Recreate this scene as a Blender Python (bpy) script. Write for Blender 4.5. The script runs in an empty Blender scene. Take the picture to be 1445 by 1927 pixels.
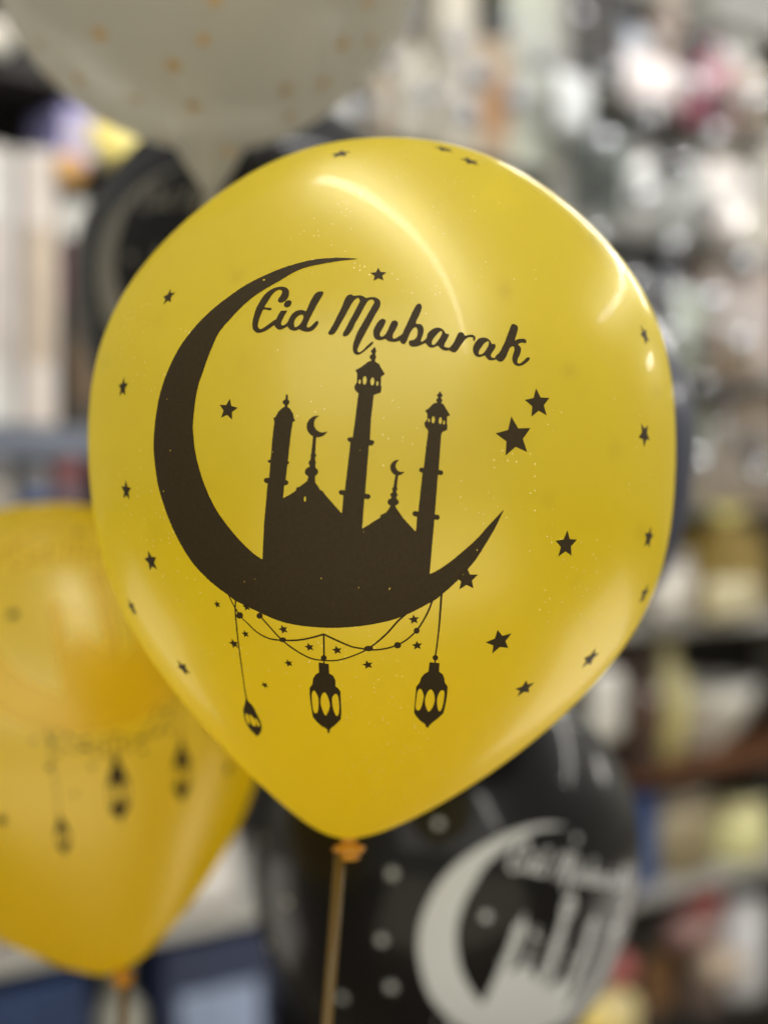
import bpy, bmesh, math, random
import numpy as np
from mathutils import Vector, Matrix, Euler
from mathutils.bvhtree import BVHTree

random.seed(7)
rng = np.random.default_rng(7)
SC = bpy.context.scene
COL = SC.collection

# ------------------------------------------------------------------ camera
PW, PH = 1445.0, 1927.0
CX, CY = PW / 2, PH / 2
FPX = 2647.0                                  # focal length in photo pixels
camd = bpy.data.cameras.new('camera')
cam = bpy.data.objects.new('camera', camd)
COL.objects.link(cam)
cam.location = (0, 0, 0)
cam.rotation_euler = (math.pi / 2, 0, 0)
camd.sensor_fit = 'VERTICAL'
camd.sensor_height = 36.0
camd.lens = 36.0 * FPX / PH
camd.clip_start = 0.05
camd.clip_end = 100
camd.dof.use_dof = True
camd.dof.focus_distance = 0.577
camd.dof.aperture_fstop = camd.lens / 19.0
SC.camera = cam

# ------------------------------------------------------------------ world and light
world = bpy.data.worlds.new('World')
SC.world = world
world.use_nodes = True
wn, wl = world.node_tree.nodes, world.node_tree.links
bg = wn['Background']
tc = wn.new('ShaderNodeTexCoord')
sx = wn.new('ShaderNodeSeparateXYZ')
rmp = wn.new('ShaderNodeValToRGB')
mr = wn.new('ShaderNodeMapRange')
mr.inputs['From Min'].default_value = -1
mr.inputs['From Max'].default_value = 1
wl.new(tc.outputs['Generated'], sx.inputs[0])
wl.new(sx.outputs['Z'], mr.inputs['Value'])
wl.new(mr.outputs[0], rmp.inputs[0])
rmp.color_ramp.elements[0].color = (0.54, 0.45, 0.23, 1)
rmp.color_ramp.elements[1].color = (0.42, 0.42, 0.42, 1)
e = rmp.color_ramp.elements.new(0.5)
e.color = (0.38, 0.36, 0.30, 1)
wl.new(rmp.outputs[0], bg.inputs[0])
bg.inputs[1].default_value = 0.75

SC.view_settings.view_transform = 'Standard'
SC.view_settings.look = 'None'
SC.view_settings.exposure = 0.66
SC.view_settings.gamma = 1.0
SC.view_settings.use_curve_mapping = False
SC.render.engine = 'CYCLES'
SC.cycles.use_denoising = True
SC.cycles.max_bounces = 16
SC.cycles.diffuse_bounces = 14
SC.cycles.glossy_bounces = 6
SC.cycles.transparent_max_bounces = 24
SC.cycles.transmission_bounces = 10
SC.cycles.sample_clamp_indirect = 6.0
SC.cycles.caustics_reflective = True
SC.cycles.caustics_refractive = True

BC = Vector((0.0, 0.70, 0.03))                # centre of the near balloon


def area_lamp(name, a, b, width, power, color=(1.0, 0.96, 0.88)):
    """a ceiling tube row or an added fill panel from a to b, aimed at the balloons"""
    a, b = Vector(a), Vector(b)
    d = bpy.data.lights.new(name, 'AREA')
    d.shape = 'RECTANGLE'
    d.size = (b - a).length
    d.size_y = width
    d.energy = power
    d.color = color
    o = bpy.data.objects.new(name, d)
    COL.objects.link(o)
    o.location = (a + b) / 2
    x = (b - a).normalized()
    z = (o.location - Vector((0.1, 0.9, 0))).normalized()
    y = z.cross(x).normalized()
    z = x.cross(y)
    o.rotation_euler = Matrix((x, y, z)).transposed().to_euler()
    return o


H = 1.6
def ceil(x, y, h=H):
    return BC + Vector((x * h, y * h, h))

area_lamp('ceiling_tube_row', ceil(-0.26, 0.42), ceil(1.3, -2.1), 0.08, 26)
area_lamp('ceiling_tube_far', ceil(0.40, 1.95), ceil(1.75, 2.95), 0.14, 50)
area_lamp('ceiling_tube_side', ceil(1.05, 2.3), ceil(1.96, 0.3), 0.05, 18)
area_lamp('ceiling_tube_end', ceil(3.2, 3.0), ceil(3.7, 2.6), 0.10, 14)
area_lamp('front_fill', (-1.9, -1.9, 1.15), (1.5, -1.9, 1.15), 1.7, 20, (1, 0.98, 0.93))  # added soft fill behind the camera, for the goods and the balloon's front
area_lamp('low_back_fill', (0.75, 1.9, -0.95), (1.75, 1.1, -0.95), 0.9, 5, (1, 0.95, 0.84))  # added backlight out of view, lifts the balloon's glow and right rim
area_lamp('low_back_fill', (-1.5, 1.3, -0.7), (-0.9, 1.75, -0.7), 0.6, 1.5, (1, 0.95, 0.84))  # weaker added backlight for the left rim
area_lamp('low_front_fill', (-1.4, -0.5, -1.15), (1.6, -0.5, -1.15), 1.8, 16, (1, 0.92, 0.70))  # added warm fill from below, brightens the balloon's lower half
wl_ = area_lamp('shelf_fill', (0.10, 1.10, 1.5), (1.34, 2.08, 1.5), 0.12, 5.2, (1, 0.98, 0.95))  # added fill for the goods, its cone kept off the near balloon
wl_.rotation_euler = Matrix((Vector((0.785, 0.62, 0)), Vector((0.47, -0.60, -0.65)).normalized() * -1, Vector((0.785, 0.62, 0)).cross(Vector((0.47, -0.60, -0.65)).normalized() * -1))).transposed().to_euler()
wl_.data.spread = math.radians(95)

# ------------------------------------------------------------------ helpers
def tag(o, label=None, cat=None, group=None, kind=None):
    if label: o['label'] = label
    if cat: o['category'] = cat
    if group: o['group'] = group
    if kind: o['kind'] = kind
    return o


def empty(name, loc=(0, 0, 0), rot=(0, 0, 0)):
    o = bpy.data.objects.new(name, None)
    o.empty_display_size = 0.05
    COL.objects.link(o)
    o.location = loc
    o.rotation_euler = rot
    return o


def mesh_obj(name, verts, faces, mat, parent=None, smooth=True):
    me = bpy.data.meshes.new(name)
    me.from_pydata([tuple(v) for v in verts], [], [tuple(f) for f in faces])
    me.validate()
    if smooth:
        me.polygons.foreach_set('use_smooth', [True] * len(me.polygons))
    me.materials.append(mat)
    o = bpy.data.objects.new(name, me)
    COL.objects.link(o)
    o.parent = parent
    return o


def N(mat):
    return mat.node_tree.nodes, mat.node_tree.links


_mats = {}
def paint(color, rough=0.5, metal=0.0, spot=None, scale=30, coat=0.0):
    """plain goods material: base colour broken by a soft second colour"""
    key = (tuple(color), rough, metal, None if spot is None else tuple(spot), scale, coat)
    if key in _mats:
        return _mats[key]
    m = bpy.data.materials.new('goods_paint')
    m.use_nodes = True
    n, l = N(m)
    p = n['Principled BSDF']
    p.inputs['Roughness'].default_value = rough
    p.inputs['Metallic'].default_value = metal
    p.inputs['Coat Weight'].default_value = coat
    if spot is None:
        spot = [c * 0.72 for c in color]
    t = n.new('ShaderNodeTexCoord')
    no = n.new('ShaderNodeTexNoise')
    no.inputs['Scale'].default_value = scale
    no.inputs['Detail'].default_value = 3
    r = n.new('ShaderNodeValToRGB')
    r.color_ramp.elements[0].position = 0.42
    r.color_ramp.elements[1].position = 0.58
    r.color_ramp.elements[0].color = (*color, 1)
    r.color_ramp.elements[1].color = (*spot, 1)
    l.new(t.outputs['Object'], no.inputs['Vector'])
    l.new(no.outputs['Fac'], r.inputs[0])
    l.new(r.outputs[0], p.inputs['Base Color'])
    _mats[key] = m
    return m


def latex(name, color, trans_color, transl=0.45, clear=0.06, rough=0.36, coat=0.9, metal=0.0, specks=0.0, coat_rough=0.12, pearl=0.0, stretch=0.0, dense=None, pearl_color=(1, .96, .68), spec=0.3):
    m = bpy.data.materials.new(name)
    m.use_nodes = True
    n, l = N(m)
    p = n['Principled BSDF']
    p.inputs['Base Color'].default_value = (*color, 1)
    p.inputs['Roughness'].default_value = rough
    p.inputs['Metallic'].default_value = metal
    p.inputs['Specular IOR Level'].default_value = spec
    p.inputs['Coat Weight'].default_value = coat
    p.inputs['Coat Roughness'].default_value = coat_rough
    t = n.new('ShaderNodeTexCoord')
    # faint cloudiness of the stretched latex
    no = n.new('ShaderNodeTexNoise')
    no.inputs['Scale'].default_value = 14
    no.inputs['Detail'].default_value = 4
    l.new(t.outputs['Object'], no.inputs['Vector'])
    mx = n.new('ShaderNodeMix')
    mx.data_type = 'RGBA'
    mx.inputs['A'].default_value = (*color, 1)
    mx.inputs['B'].default_value = (*[c * 0.9 for c in color], 1)
    l.new(no.outputs['Fac'], mx.inputs['Factor'])
    base_out = mx.outputs['Result']
    bump = n.new('ShaderNodeBump')
    bump.inputs['Strength'].default_value = 0.06
    bump.inputs['Distance'].default_value = 0.0006
    n2 = n.new('ShaderNodeTexNoise')
    n2.inputs['Scale'].default_value = 900
    l.new(t.outputs['Object'], n2.inputs['Vector'])
    l.new(n2.outputs['Fac'], bump.inputs['Height'])
    l.new(bump.outputs[0], p.inputs['Normal'])
    if specks:
        # dust grains lying on the latex: small raised pale dots
        v = n.new('ShaderNodeTexVoronoi')
        v.inputs['Scale'].default_value = 520
        l.new(t.outputs['Object'], v.inputs['Vector'])
        lt = n.new('ShaderNodeMath'); lt.operation = 'LESS_THAN'
        l.new(v.outputs['Distance'], lt.inputs[0]); lt.inputs[1].default_value = 0.15
        pick = n.new('ShaderNodeSeparateColor')
        l.new(v.outputs['Color'], pick.inputs[0])
        gt = n.new('ShaderNodeMath'); gt.operation = 'GREATER_THAN'
        l.new(pick.outputs[0], gt.inputs[0]); gt.inputs[1].default_value = 1 - specks
        # grains gather in drifts
        n3 = n.new('ShaderNodeTexNoise'); n3.inputs['Scale'].default_value = 16
        l.new(t.outputs['Object'], n3.inputs['Vector'])
        g3 = n.new('ShaderNodeMath'); g3.operation = 'GREATER_THAN'
        l.new(n3.outputs['Fac'], g3.inputs[0]); g3.inputs[1].default_value = 0.54
        mu = n.new('ShaderNodeMath'); mu.operation = 'MULTIPLY'
        l.new(lt.outputs[0], mu.inputs[0]); l.new(gt.outputs[0], mu.inputs[1])
        mu2 = n.new('ShaderNodeMath'); mu2.operation = 'MULTIPLY'
        l.new(mu.outputs[0], mu2.inputs[0]); l.new(g3.outputs[0], mu2.inputs[1])
    l.new(base_out, p.inputs['Base Color'])
    tr = n.new('ShaderNodeBsdfTranslucent')
    tr.inputs['Color'].default_value = (*trans_color, 1)
    tp = n.new('ShaderNodeBsdfTransparent')
    tp.inputs['Color'].default_value = (*[min(1, c ** 0.5) for c in trans_color], 1)
    m1 = n.new('ShaderNodeMixShader')
    m1.inputs[0].default_value = transl
    l.new(p.outputs[0], m1.inputs[1]); l.new(tr.outputs[0], m1.inputs[2])
    if pearl:      # mica pigment: a wide pale lobe over the latex
        g = n.new('ShaderNodeBsdfAnisotropic')
        g.inputs['Color'].default_value = (*pearl_color, 1)
        g.inputs['Roughness'].default_value = 0.36
        mp = n.new('ShaderNodeMixShader')
        mp.inputs[0].default_value = pearl
        l.new(m1.outputs[0], mp.inputs[1]); l.new(g.outputs[0], mp.inputs[2])
        m1 = mp
    m2 = n.new('ShaderNodeMixShader')
    m2.inputs[0].default_value = clear
    if stretch:    # the latex is thin and clearer where it is stretched most, dense by the neck
        sz = n.new('ShaderNodeSeparateXYZ')
        l.new(t.outputs['Object'], sz.inputs[0])
        mrr = n.new('ShaderNodeMapRange')
        mrr.interpolation_type = 'SMOOTHSTEP'
        mrr.inputs['From Min'].default_value = 0.02
        mrr.inputs['From Max'].default_value = 0.20
        mrr.inputs['To Min'].default_value = clear
        mrr.inputs['To Max'].default_value = stretch
        l.new(sz.outputs['Z'], mrr.inputs['Value'])
        l.new(mrr.outputs[0], m2.inputs[0])
        if dense:   # more pigment by the neck, plus the lower half's glow put into colour
            m3 = n.new('ShaderNodeMapRange')
            m3.interpolation_type = 'SMOOTHSTEP'
            m3.inputs['From Min'].default_value = 0.02
            m3.inputs['From Max'].default_value = 0.19
            l.new(sz.outputs['Z'], m3.inputs['Value'])
            for sock, thin, thick in ((tr.inputs['Color'], trans_color, dense[1]), (mx.inputs['A'], color, dense[0]), (mx.inputs['B'], [c * .9 for c in color], [c * .93 for c in dense[0]])):
                q = n.new('ShaderNodeMix'); q.data_type = 'RGBA'
                q.inputs['A'].default_value = (*thick, 1)
                q.inputs['B'].default_value = (*thin, 1)
                l.new(m3.outputs[0], q.inputs['Factor'])
                l.new(q.outputs['Result'], sock)
    l.new(m1.outputs[0], m2.inputs[1]); l.new(tp.outputs[0], m2.inputs[2])
    last_ = m2
    if specks:
        gr = n.new('ShaderNodeBsdfPrincipled')
        gr.inputs['Base Color'].default_value = (0.95, 0.82, 0.38, 1)
        gr.inputs['Roughness'].default_value = 0.3
        last_ = n.new('ShaderNodeMixShader')
        l.new(mu2.outputs[0], last_.inputs[0])
        l.new(m2.outputs[0], last_.inputs[1]); l.new(gr.outputs[0], last_.inputs[2])
    l.new(last_.outputs[0], n['Material Output'].inputs['Surface'])
    return m


M_YEL = latex('pearl_yellow_latex', (0.76, 0.57, 0.008), (0.95, 0.83, 0.012), 0.80, 0.02, 0.45, 0.7, 0.0, 0.3, 0.06, 0.12, 0.24,
              ((0.96, 0.60, 0.001), (1.0, 0.80, 0.001)))
M_YEL2 = latex('yellow_latex', (0.88, 0.63, 0.003), (1.0, 0.84, 0.003), 0.80, 0.0, 0.45, 0.35, 0.0, 0, 0.12, 0.09, 0.06,
               ((0.96, 0.60, 0.001), (1.0, 0.81, 0.001)))
M_GHOST = latex('faint_gold_print', (0.66, 0.48, 0.02), (1.0, 0.83, 0.01), 0.78, 0.5, 0.45, 0.3, 0.0, 0, 0.12, 0.12)
M_KNOT = latex('amber_latex', (0.62, 0.29, 0.008), (0.85, 0.42, 0.01), 0.3, 0.0, 0.45, 0.5)
M_BLK = latex('black_latex', (0.008, 0.008, 0.008), (0.03, 0.025, 0.02), 0.2, 0.0, 0.35, 0.38, coat_rough=0.08, spec=0.12)
M_BLUE = latex('slate_latex', (0.05, 0.06, 0.11), (0.12, 0.14, 0.22), 0.35, 0.05, 0.4, 0.3)
M_CONF = latex('smoky_latex', (0.36, 0.34, 0.285), (0.72, 0.70, 0.62), 0.55, 0.26, 0.35, 0.8)


def clear_film(name):
    m = bpy.data.materials.new(name)
    m.use_nodes = True
    n, l = N(m)
    p = n['Principled BSDF']
    p.inputs['Base Color'].default_value = (0.8, 0.8, 0.8, 1)
    p.inputs['Roughness'].default_value = 0.12
    tp = n.new('ShaderNodeBsdfTransparent')
    lw = n.new('ShaderNodeLayerWeight')
    lw.inputs['Blend'].default_value = 0.12
    mm = n.new('ShaderNodeMath'); mm.operation = 'MULTIPLY'
    l.new(lw.outputs['Fresnel'], mm.inputs[0]); mm.inputs[1].default_value = 0.6
    mx = n.new('ShaderNodeMixShader')
    l.new(mm.outputs[0], mx.inputs[0])
    l.new(tp.outputs[0], mx.inputs[1]); l.new(p.outputs[0], mx.inputs[2])
    l.new(mx.outputs[0], n['Material Output'].inputs['Surface'])
    return m
M_CLEAR = clear_film('clear_film')


def ink(name, c, rough=0.55):
    m = bpy.data.materials.new(name)
    m.use_nodes = True
    n, l = N(m)
    p = n['Principled BSDF']
    p.inputs['Roughness'].default_value = rough
    p.inputs['Specular IOR Level'].default_value = 0.15
    t = n.new('ShaderNodeTexCoord')
    no = n.new('ShaderNodeTexNoise')
    no.inputs['Scale'].default_value = 700
    no.inputs['Detail'].default_value = 2
    l.new(t.outputs['Object'], no.inputs['Vector'])
    mx = n.new('ShaderNodeMix'); mx.data_type = 'RGBA'
    mx.inputs['A'].default_value = (*[v * 0.75 for v in c], 1)
    mx.inputs['B'].default_value = (*[v * 1.3 for v in c], 1)
    l.new(no.outputs['Fac'], mx.inputs['Factor'])
    l.new(mx.outputs['Result'], p.inputs['Base Color'])
    return m


M_INK = ink('dark_print_ink', (0.034, 0.023, 0.009))
M_WHT = ink('white_print_ink', (0.52, 0.54, 0.55))
M_DIM = ink('shaded_white_ink', (0.20, 0.19, 0.165))  # white print with the shade on its balloon put into the colour
M_COP = ink('copper_dot_ink', (0.46, 0.32, 0.16))

# ------------------------------------------------------------------ the balloon shape
DS = 0.683                                    # depth at which the outline of the near balloon is seen
def world_pt(x, y, d=DS):
    return Vector(((x - CX) * d / FPX, d, (CY - y) * d / FPX))

OUT = [(261, 735, 735), (266, 650, 812), (277, 588, 865), (294, 540, 915), (315, 494, 963), (357, 416, 1029),
       (409, 354, 1093), (460, 304, 1145), (518, 257.5, 1190), (570, 227, 1222), (624, 200, 1247.6),
       (673, 184.5, 1262), (731, 172.5, 1267.6), (827, 163.3, 1268.5), (900, 162.8, 1267), (980, 171.5, 1263),
       (1034, 186, 1256), (1091, 207.5, 1243), (1140, 229, 1224), (1193, 254, 1196.5), (1241, 281, 1158),
       (1292, 315, 1110.6), (1339, 352, 1063), (1381, 392, 1018), (1422, 439, 967), (1467, 496, 900),
       (1495, 522, 848), (1521, 542, 803), (1546, 566, 762), (1566, 603, 712), (1575, 657, 657)]
ys = np.array([o[0] for o in OUT], float)
w2 = np.array([((o[2] - o[1]) / 2.0) ** 2 for o in OUT])
cc = np.array([(o[2] + o[1]) / 2.0 for o in OUT])
NR, NS = 150, 200
yy = 261 + (1575 - 261) * (1 - np.cos(np.linspace(0, math.pi, NR))) / 2

def fit_outline():
    # a taut skin has no lumps: fit the traced outline with low-order curves
    u = (ys - 918) / 657.0
    core = (1 + u) * (1 - u)
    m = core > 1e-6
    wt = np.sqrt(core[m]) + 0.05 + 0.9 * (u[m] > 0.86)
    A = np.stack([core[m] * u[m] ** k for k in range(8)], 1)
    cw = np.linalg.lstsq(A * wt[:, None], w2[m] * wt, rcond=None)[0]
    B = np.stack([u ** k for k in range(5)], 1)
    ww = np.where(m, 1.0, 0.4)
    cq = np.linalg.lstsq(B * ww[:, None], cc * ww, rcond=None)[0]
    uq = (yy - 918) / 657.0
    w_ = np.sqrt(np.maximum((1 + uq) * (1 - uq) * sum(cw[k] * uq ** k for k in range(8)), 0))
    c_ = sum(cq[k] * uq ** k for k in range(5))
    return w_, c_

W, C = fit_outline()
def dep(y):
    t = min(1.0, max(0.0, (y - 1230) / 345.0))
    return DS + 0.017 * t * t * (3 - 2 * t)
KNOT = Vector(((657 - CX) * 0.70 / FPX, 0.70, (CY - 1575) * 0.70 / FPX))
bv, bf = [], []
for i in range(NR):
    dd = dep(yy[i])
    x0 = (C[i] - CX) * dd / FPX
    z0 = (CY - yy[i]) * dd / FPX
    r = W[i] * dd / FPX
    if i == 0 or i == NR - 1:
        bv.append(Vector((x0, 0.70, z0)) - KNOT)
        continue
    for k in range(NS):
        a = 2 * math.pi * k / NS
        bv.append(Vector((x0 + r * math.cos(a), 0.70 + r * math.sin(a), z0)) - KNOT)
for k in range(NS):
    bf.append((0, 1 + k, 1 + (k + 1) % NS))
for i in range(NR - 3):
    a, b = 1 + i * NS, 1 + (i + 1) * NS
    for k in range(NS):
        k2 = (k + 1) % NS
        bf.append((a + k, b + k, b + k2, a + k2))
last = len(bv) - 1
a = 1 + (NR - 3) * NS
for k in range(NS):
    bf.append((a + k, last, a + (k + 1) % NS))
TREE = BVHTree.FromPolygons(bv, bf)
CENTRE_L = Vector(((715 - CX) * DS / FPX, 0.70, (CY - 850) * DS / FPX)) - KNOT   # middle of the body, from the knot


def cast(px, py):
    """photo pixel -> point on the near balloon (knot coordinates) and its normal"""
    d = Vector(((px - CX) / FPX, 1.0, (CY - py) / FPX)).normalized()
    loc, nor, idx, dist = TREE.ray_cast(-KNOT, d)
    if loc is None:
        return None, None
    if nor.dot(d) > 0:
        nor = -nor
    return loc, nor

# ------------------------------------------------------------------ printed shapes: distance fields in design space, meshed
def zoom(ox, oy, s):
    return lambda pts: [(ox + p[0] / s, oy + p[1] / s) for p in pts]

def catmull(pts, closed=True, n=4):
    P = np.array(pts, float)
    out = []
    m = len(P)
    rngi = range(m) if closed else range(m - 1)
    for i in rngi:
        p0, p1, p2, p3 = (P[(i - 1) % m], P[i], P[(i + 1) % m], P[(i + 2) % m]) if closed else \
            (P[max(i - 1, 0)], P[i], P[i + 1], P[min(i + 2, m - 1)])
        for k in range(n):
            t = k / n
            out.append(0.5 * ((2 * p1) + (-p0 + p2) * t + (2 * p0 - 5 * p1 + 4 * p2 - p3) * t * t + (-p0 + 3 * p1 - 3 * p2 + p3) * t ** 3))
    if not closed:
        out.append(P[-1])
    return [tuple(q) for q in out]

def seg_dist(X, Y, ax, ay, bx, by):
    dx, dy = bx - ax, by - ay
    L = dx * dx + dy * dy + 1e-12
    t = np.clip(((X - ax) * dx + (Y - ay) * dy) / L, 0, 1)
    return np.hypot(X - ax - t * dx, Y - ay - t * dy), t

class Field:
    def __init__(s, x0, y0, x1, y1, cell):
        s.x0, s.y0, s.c = x0, y0, cell
        s.nx = int((x1 - x0) / cell) + 2
        s.ny = int((y1 - y0) / cell) + 2
        s.F = np.full((s.ny, s.nx), 1e3)
        s.xs = x0 + np.arange(s.nx) * cell
        s.ys = y0 + np.arange(s.ny) * cell
    def sub(s, xa, ya, xb, yb, pad=3.0):
        i0 = max(0, int((xa - pad - s.x0) / s.c)); i1 = min(s.nx, int((xb + pad - s.x0) / s.c) + 2)
        j0 = max(0, int((ya - pad - s.y0) / s.c)); j1 = min(s.ny, int((yb + pad - s.y0) / s.c) + 2)
        X, Y = np.meshgrid(s.xs[i0:i1], s.ys[j0:j1])
        return (slice(j0, j1), slice(i0, i1)), X, Y
    def put(s, sl, D, cut):
        s.F[sl] = np.maximum(s.F[sl], -D) if cut else np.minimum(s.F[sl], D)
    def poly(s, pts, cut=False, smooth=False, n=4):
        if smooth: pts = catmull(pts, True, n)
        P = np.array(pts)
        sl, X, Y = s.sub(P[:, 0].min(), P[:, 1].min(), P[:, 0].max(), P[:, 1].max())
        D = np.full(X.shape, 1e3)
        ins = np.zeros(X.shape, bool)
        m = len(P)
        for i in range(m):
            ax, ay = P[i]; bx, by = P[(i + 1) % m]
            d, _ = seg_dist(X, Y, ax, ay, bx, by)
            D = np.minimum(D, d)
            if ay != by:
                c = (ay > Y) != (by > Y)
                ins ^= c & (X < (bx - ax) * (Y - ay) / (by - ay) + ax)
        s.put(sl, np.where(ins, -D, D), cut)
    def stroke(s, pts, w, cut=False, smooth=True):
        if smooth: pts = catmull(pts, False, 5)
        P = np.array(pts)
        ws = np.full(len(P), w / 2.0) if np.isscalar(w) else np.interp(np.linspace(0, 1, len(P)), np.linspace(0, 1, len(w)), np.array(w) / 2.0)
        pad = ws.max() + 2
        sl, X, Y = s.sub(P[:, 0].min(), P[:, 1].min(), P[:, 0].max(), P[:, 1].max(), pad)
        D = np.full(X.shape, 1e3)
        for i in range(len(P) - 1):
            d, t = seg_dist(X, Y, P[i, 0], P[i, 1], P[i + 1, 0], P[i + 1, 1])
            D = np.minimum(D, d - (ws[i] + (ws[i + 1] - ws[i]) * t))
        s.put(sl, D, cut)
    def ell(s, x, y, rx, ry=None, rot=0, cut=False):
        ry = rx if ry is None else ry
        R = max(rx, ry)
        sl, X, Y = s.sub(x - R, y - R, x + R, y + R)
        c, q = math.cos(rot), math.sin(rot)
        U = (X - x) * c + (Y - y) * q
        V = -(X - x) * q + (Y - y) * c
        D = (np.hypot(U / rx, V / ry) - 1) * min(rx, ry)
        s.put(sl, D, cut)
    def rough(s, amp):
        """ragged silk-screen edge"""
        n = rng.normal(size=s.F.shape)
        for ax in (0, 1):
            n = (np.roll(n, 1, ax) + n + np.roll(n, -1, ax)) / 3
        s.F = s.F + n * amp * 3
    def mesh(s):
        F, c = s.F, s.c
        ins = F < 0
        ny, nx = F.shape
        cnt = ins[:-1, :-1].astype(int) + ins[:-1, 1:] + ins[1:, 1:] + ins[1:, :-1]
        vid = -np.ones((ny, nx), int)
        jj, ii = np.nonzero(ins)
        vid[jj, ii] = np.arange(len(jj))
        verts = list(zip(s.x0 + ii * c, s.y0 + jj * c))
        faces = []
        J, I = np.nonzero(cnt == 4)
        faces += list(zip(vid[J, I], vid[J + 1, I], vid[J + 1, I + 1], vid[J, I + 1]))
        edge = {}
        def cross(j0, i0, j1, i1):
            k = (j0, i0, j1, i1) if (j0, i0) < (j1, i1) else (j1, i1, j0, i0)
            if k not in edge:
                f0, f1 = F[j0, i0], F[j1, i1]
                t = f0 / (f0 - f1)
                t = min(max(t, 0.02), 0.98)
                edge[k] = len(verts)
                verts.append((s.x0 + (i0 + (i1 - i0) * t) * c, s.y0 + (j0 + (j1 - j0) * t) * c))
            return edge[k]
        J, I = np.nonzero((cnt > 0) & (cnt < 4))
        for j, i in zip(J.tolist(), I.tolist()):
            ring = [(j, i), (j + 1, i), (j + 1, i + 1), (j, i + 1)]
            poly = []
            for q in range(4):
                a_, b_ = ring[q], ring[(q + 1) % 4]
                if ins[a_]: poly.append(int(vid[a_]))
                if ins[a_] != ins[b_]:
                    poly.append(cross(a_[0], a_[1], b_[0], b_[1]))
            if len(poly) >= 3: faces.append(tuple(poly))
        return verts, [tuple(int(q) for q in f) for f in faces]

LIFT = 0.00016
def print_mesh(name, verts2, faces, mat, parent):
    V, keep = [], []
    for (x, y) in verts2:
        loc, nor = cast(x, y)
        if loc is None:
            V.append(Vector((0, 0, 0))); keep.append(False)
        else:
            V.append(loc + nor * LIFT); keep.append(True)
    faces = [f for f in faces if all(keep[q] for q in f)]
    return mesh_obj(name, V, faces, mat, parent)

def star_print(px, py, r_px, rot_deg, mat, parent, name='printed_star', inner=0.47, at=None):
    """a star printed flat on the latex: drawn in the surface's own tangent plane"""
    loc, nor = cast(px, py) if at is None else at
    if loc is None: return None
    up = Vector((0, 0, 1))
    u = up.cross(nor).normalized()        # to the right seen from outside
    v = nor.cross(u).normalized()
    r = r_px * 1.03 * (loc + KNOT).length / FPX
    ring = []
    for k in range(10):
        a = math.radians(rot_deg) + math.pi / 2 + k * math.pi / 5
        rr = r if k % 2 == 0 else r * inner
        ring.append((rr * math.cos(a), rr * math.sin(a)))
    flat = [(0.0, 0.0)]
    L = 5
    for q in range(1, L + 1):
        for k in range(10):
            a_, b_ = ring[k], ring[(k + 1) % 10]
            for h in range(4):
                t = h / 4
                flat.append(((a_[0] + (b_[0] - a_[0]) * t) * q / L, (a_[1] + (b_[1] - a_[1]) * t) * q / L))
    V = []
    for (a_, b_) in flat:
        p = loc + u * a_ + v * b_
        h, hn, _, _ = TREE.find_nearest(p)
        if hn.dot(nor) < 0: hn = -hn
        V.append(h + hn * LIFT)
    F = []
    for k in range(40):
        F.append((0, 1 + k, 1 + (k + 1) % 40))
    for q in range(L - 1):
        a_, b_ = 1 + q * 40, 1 + (q + 1) * 40
        for k in range(40):
            F.append((a_ + k, b_ + k, b_ + (k + 1) % 40, a_ + (k + 1) % 40))
    return mesh_obj(name, V, F, mat, parent)

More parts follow.
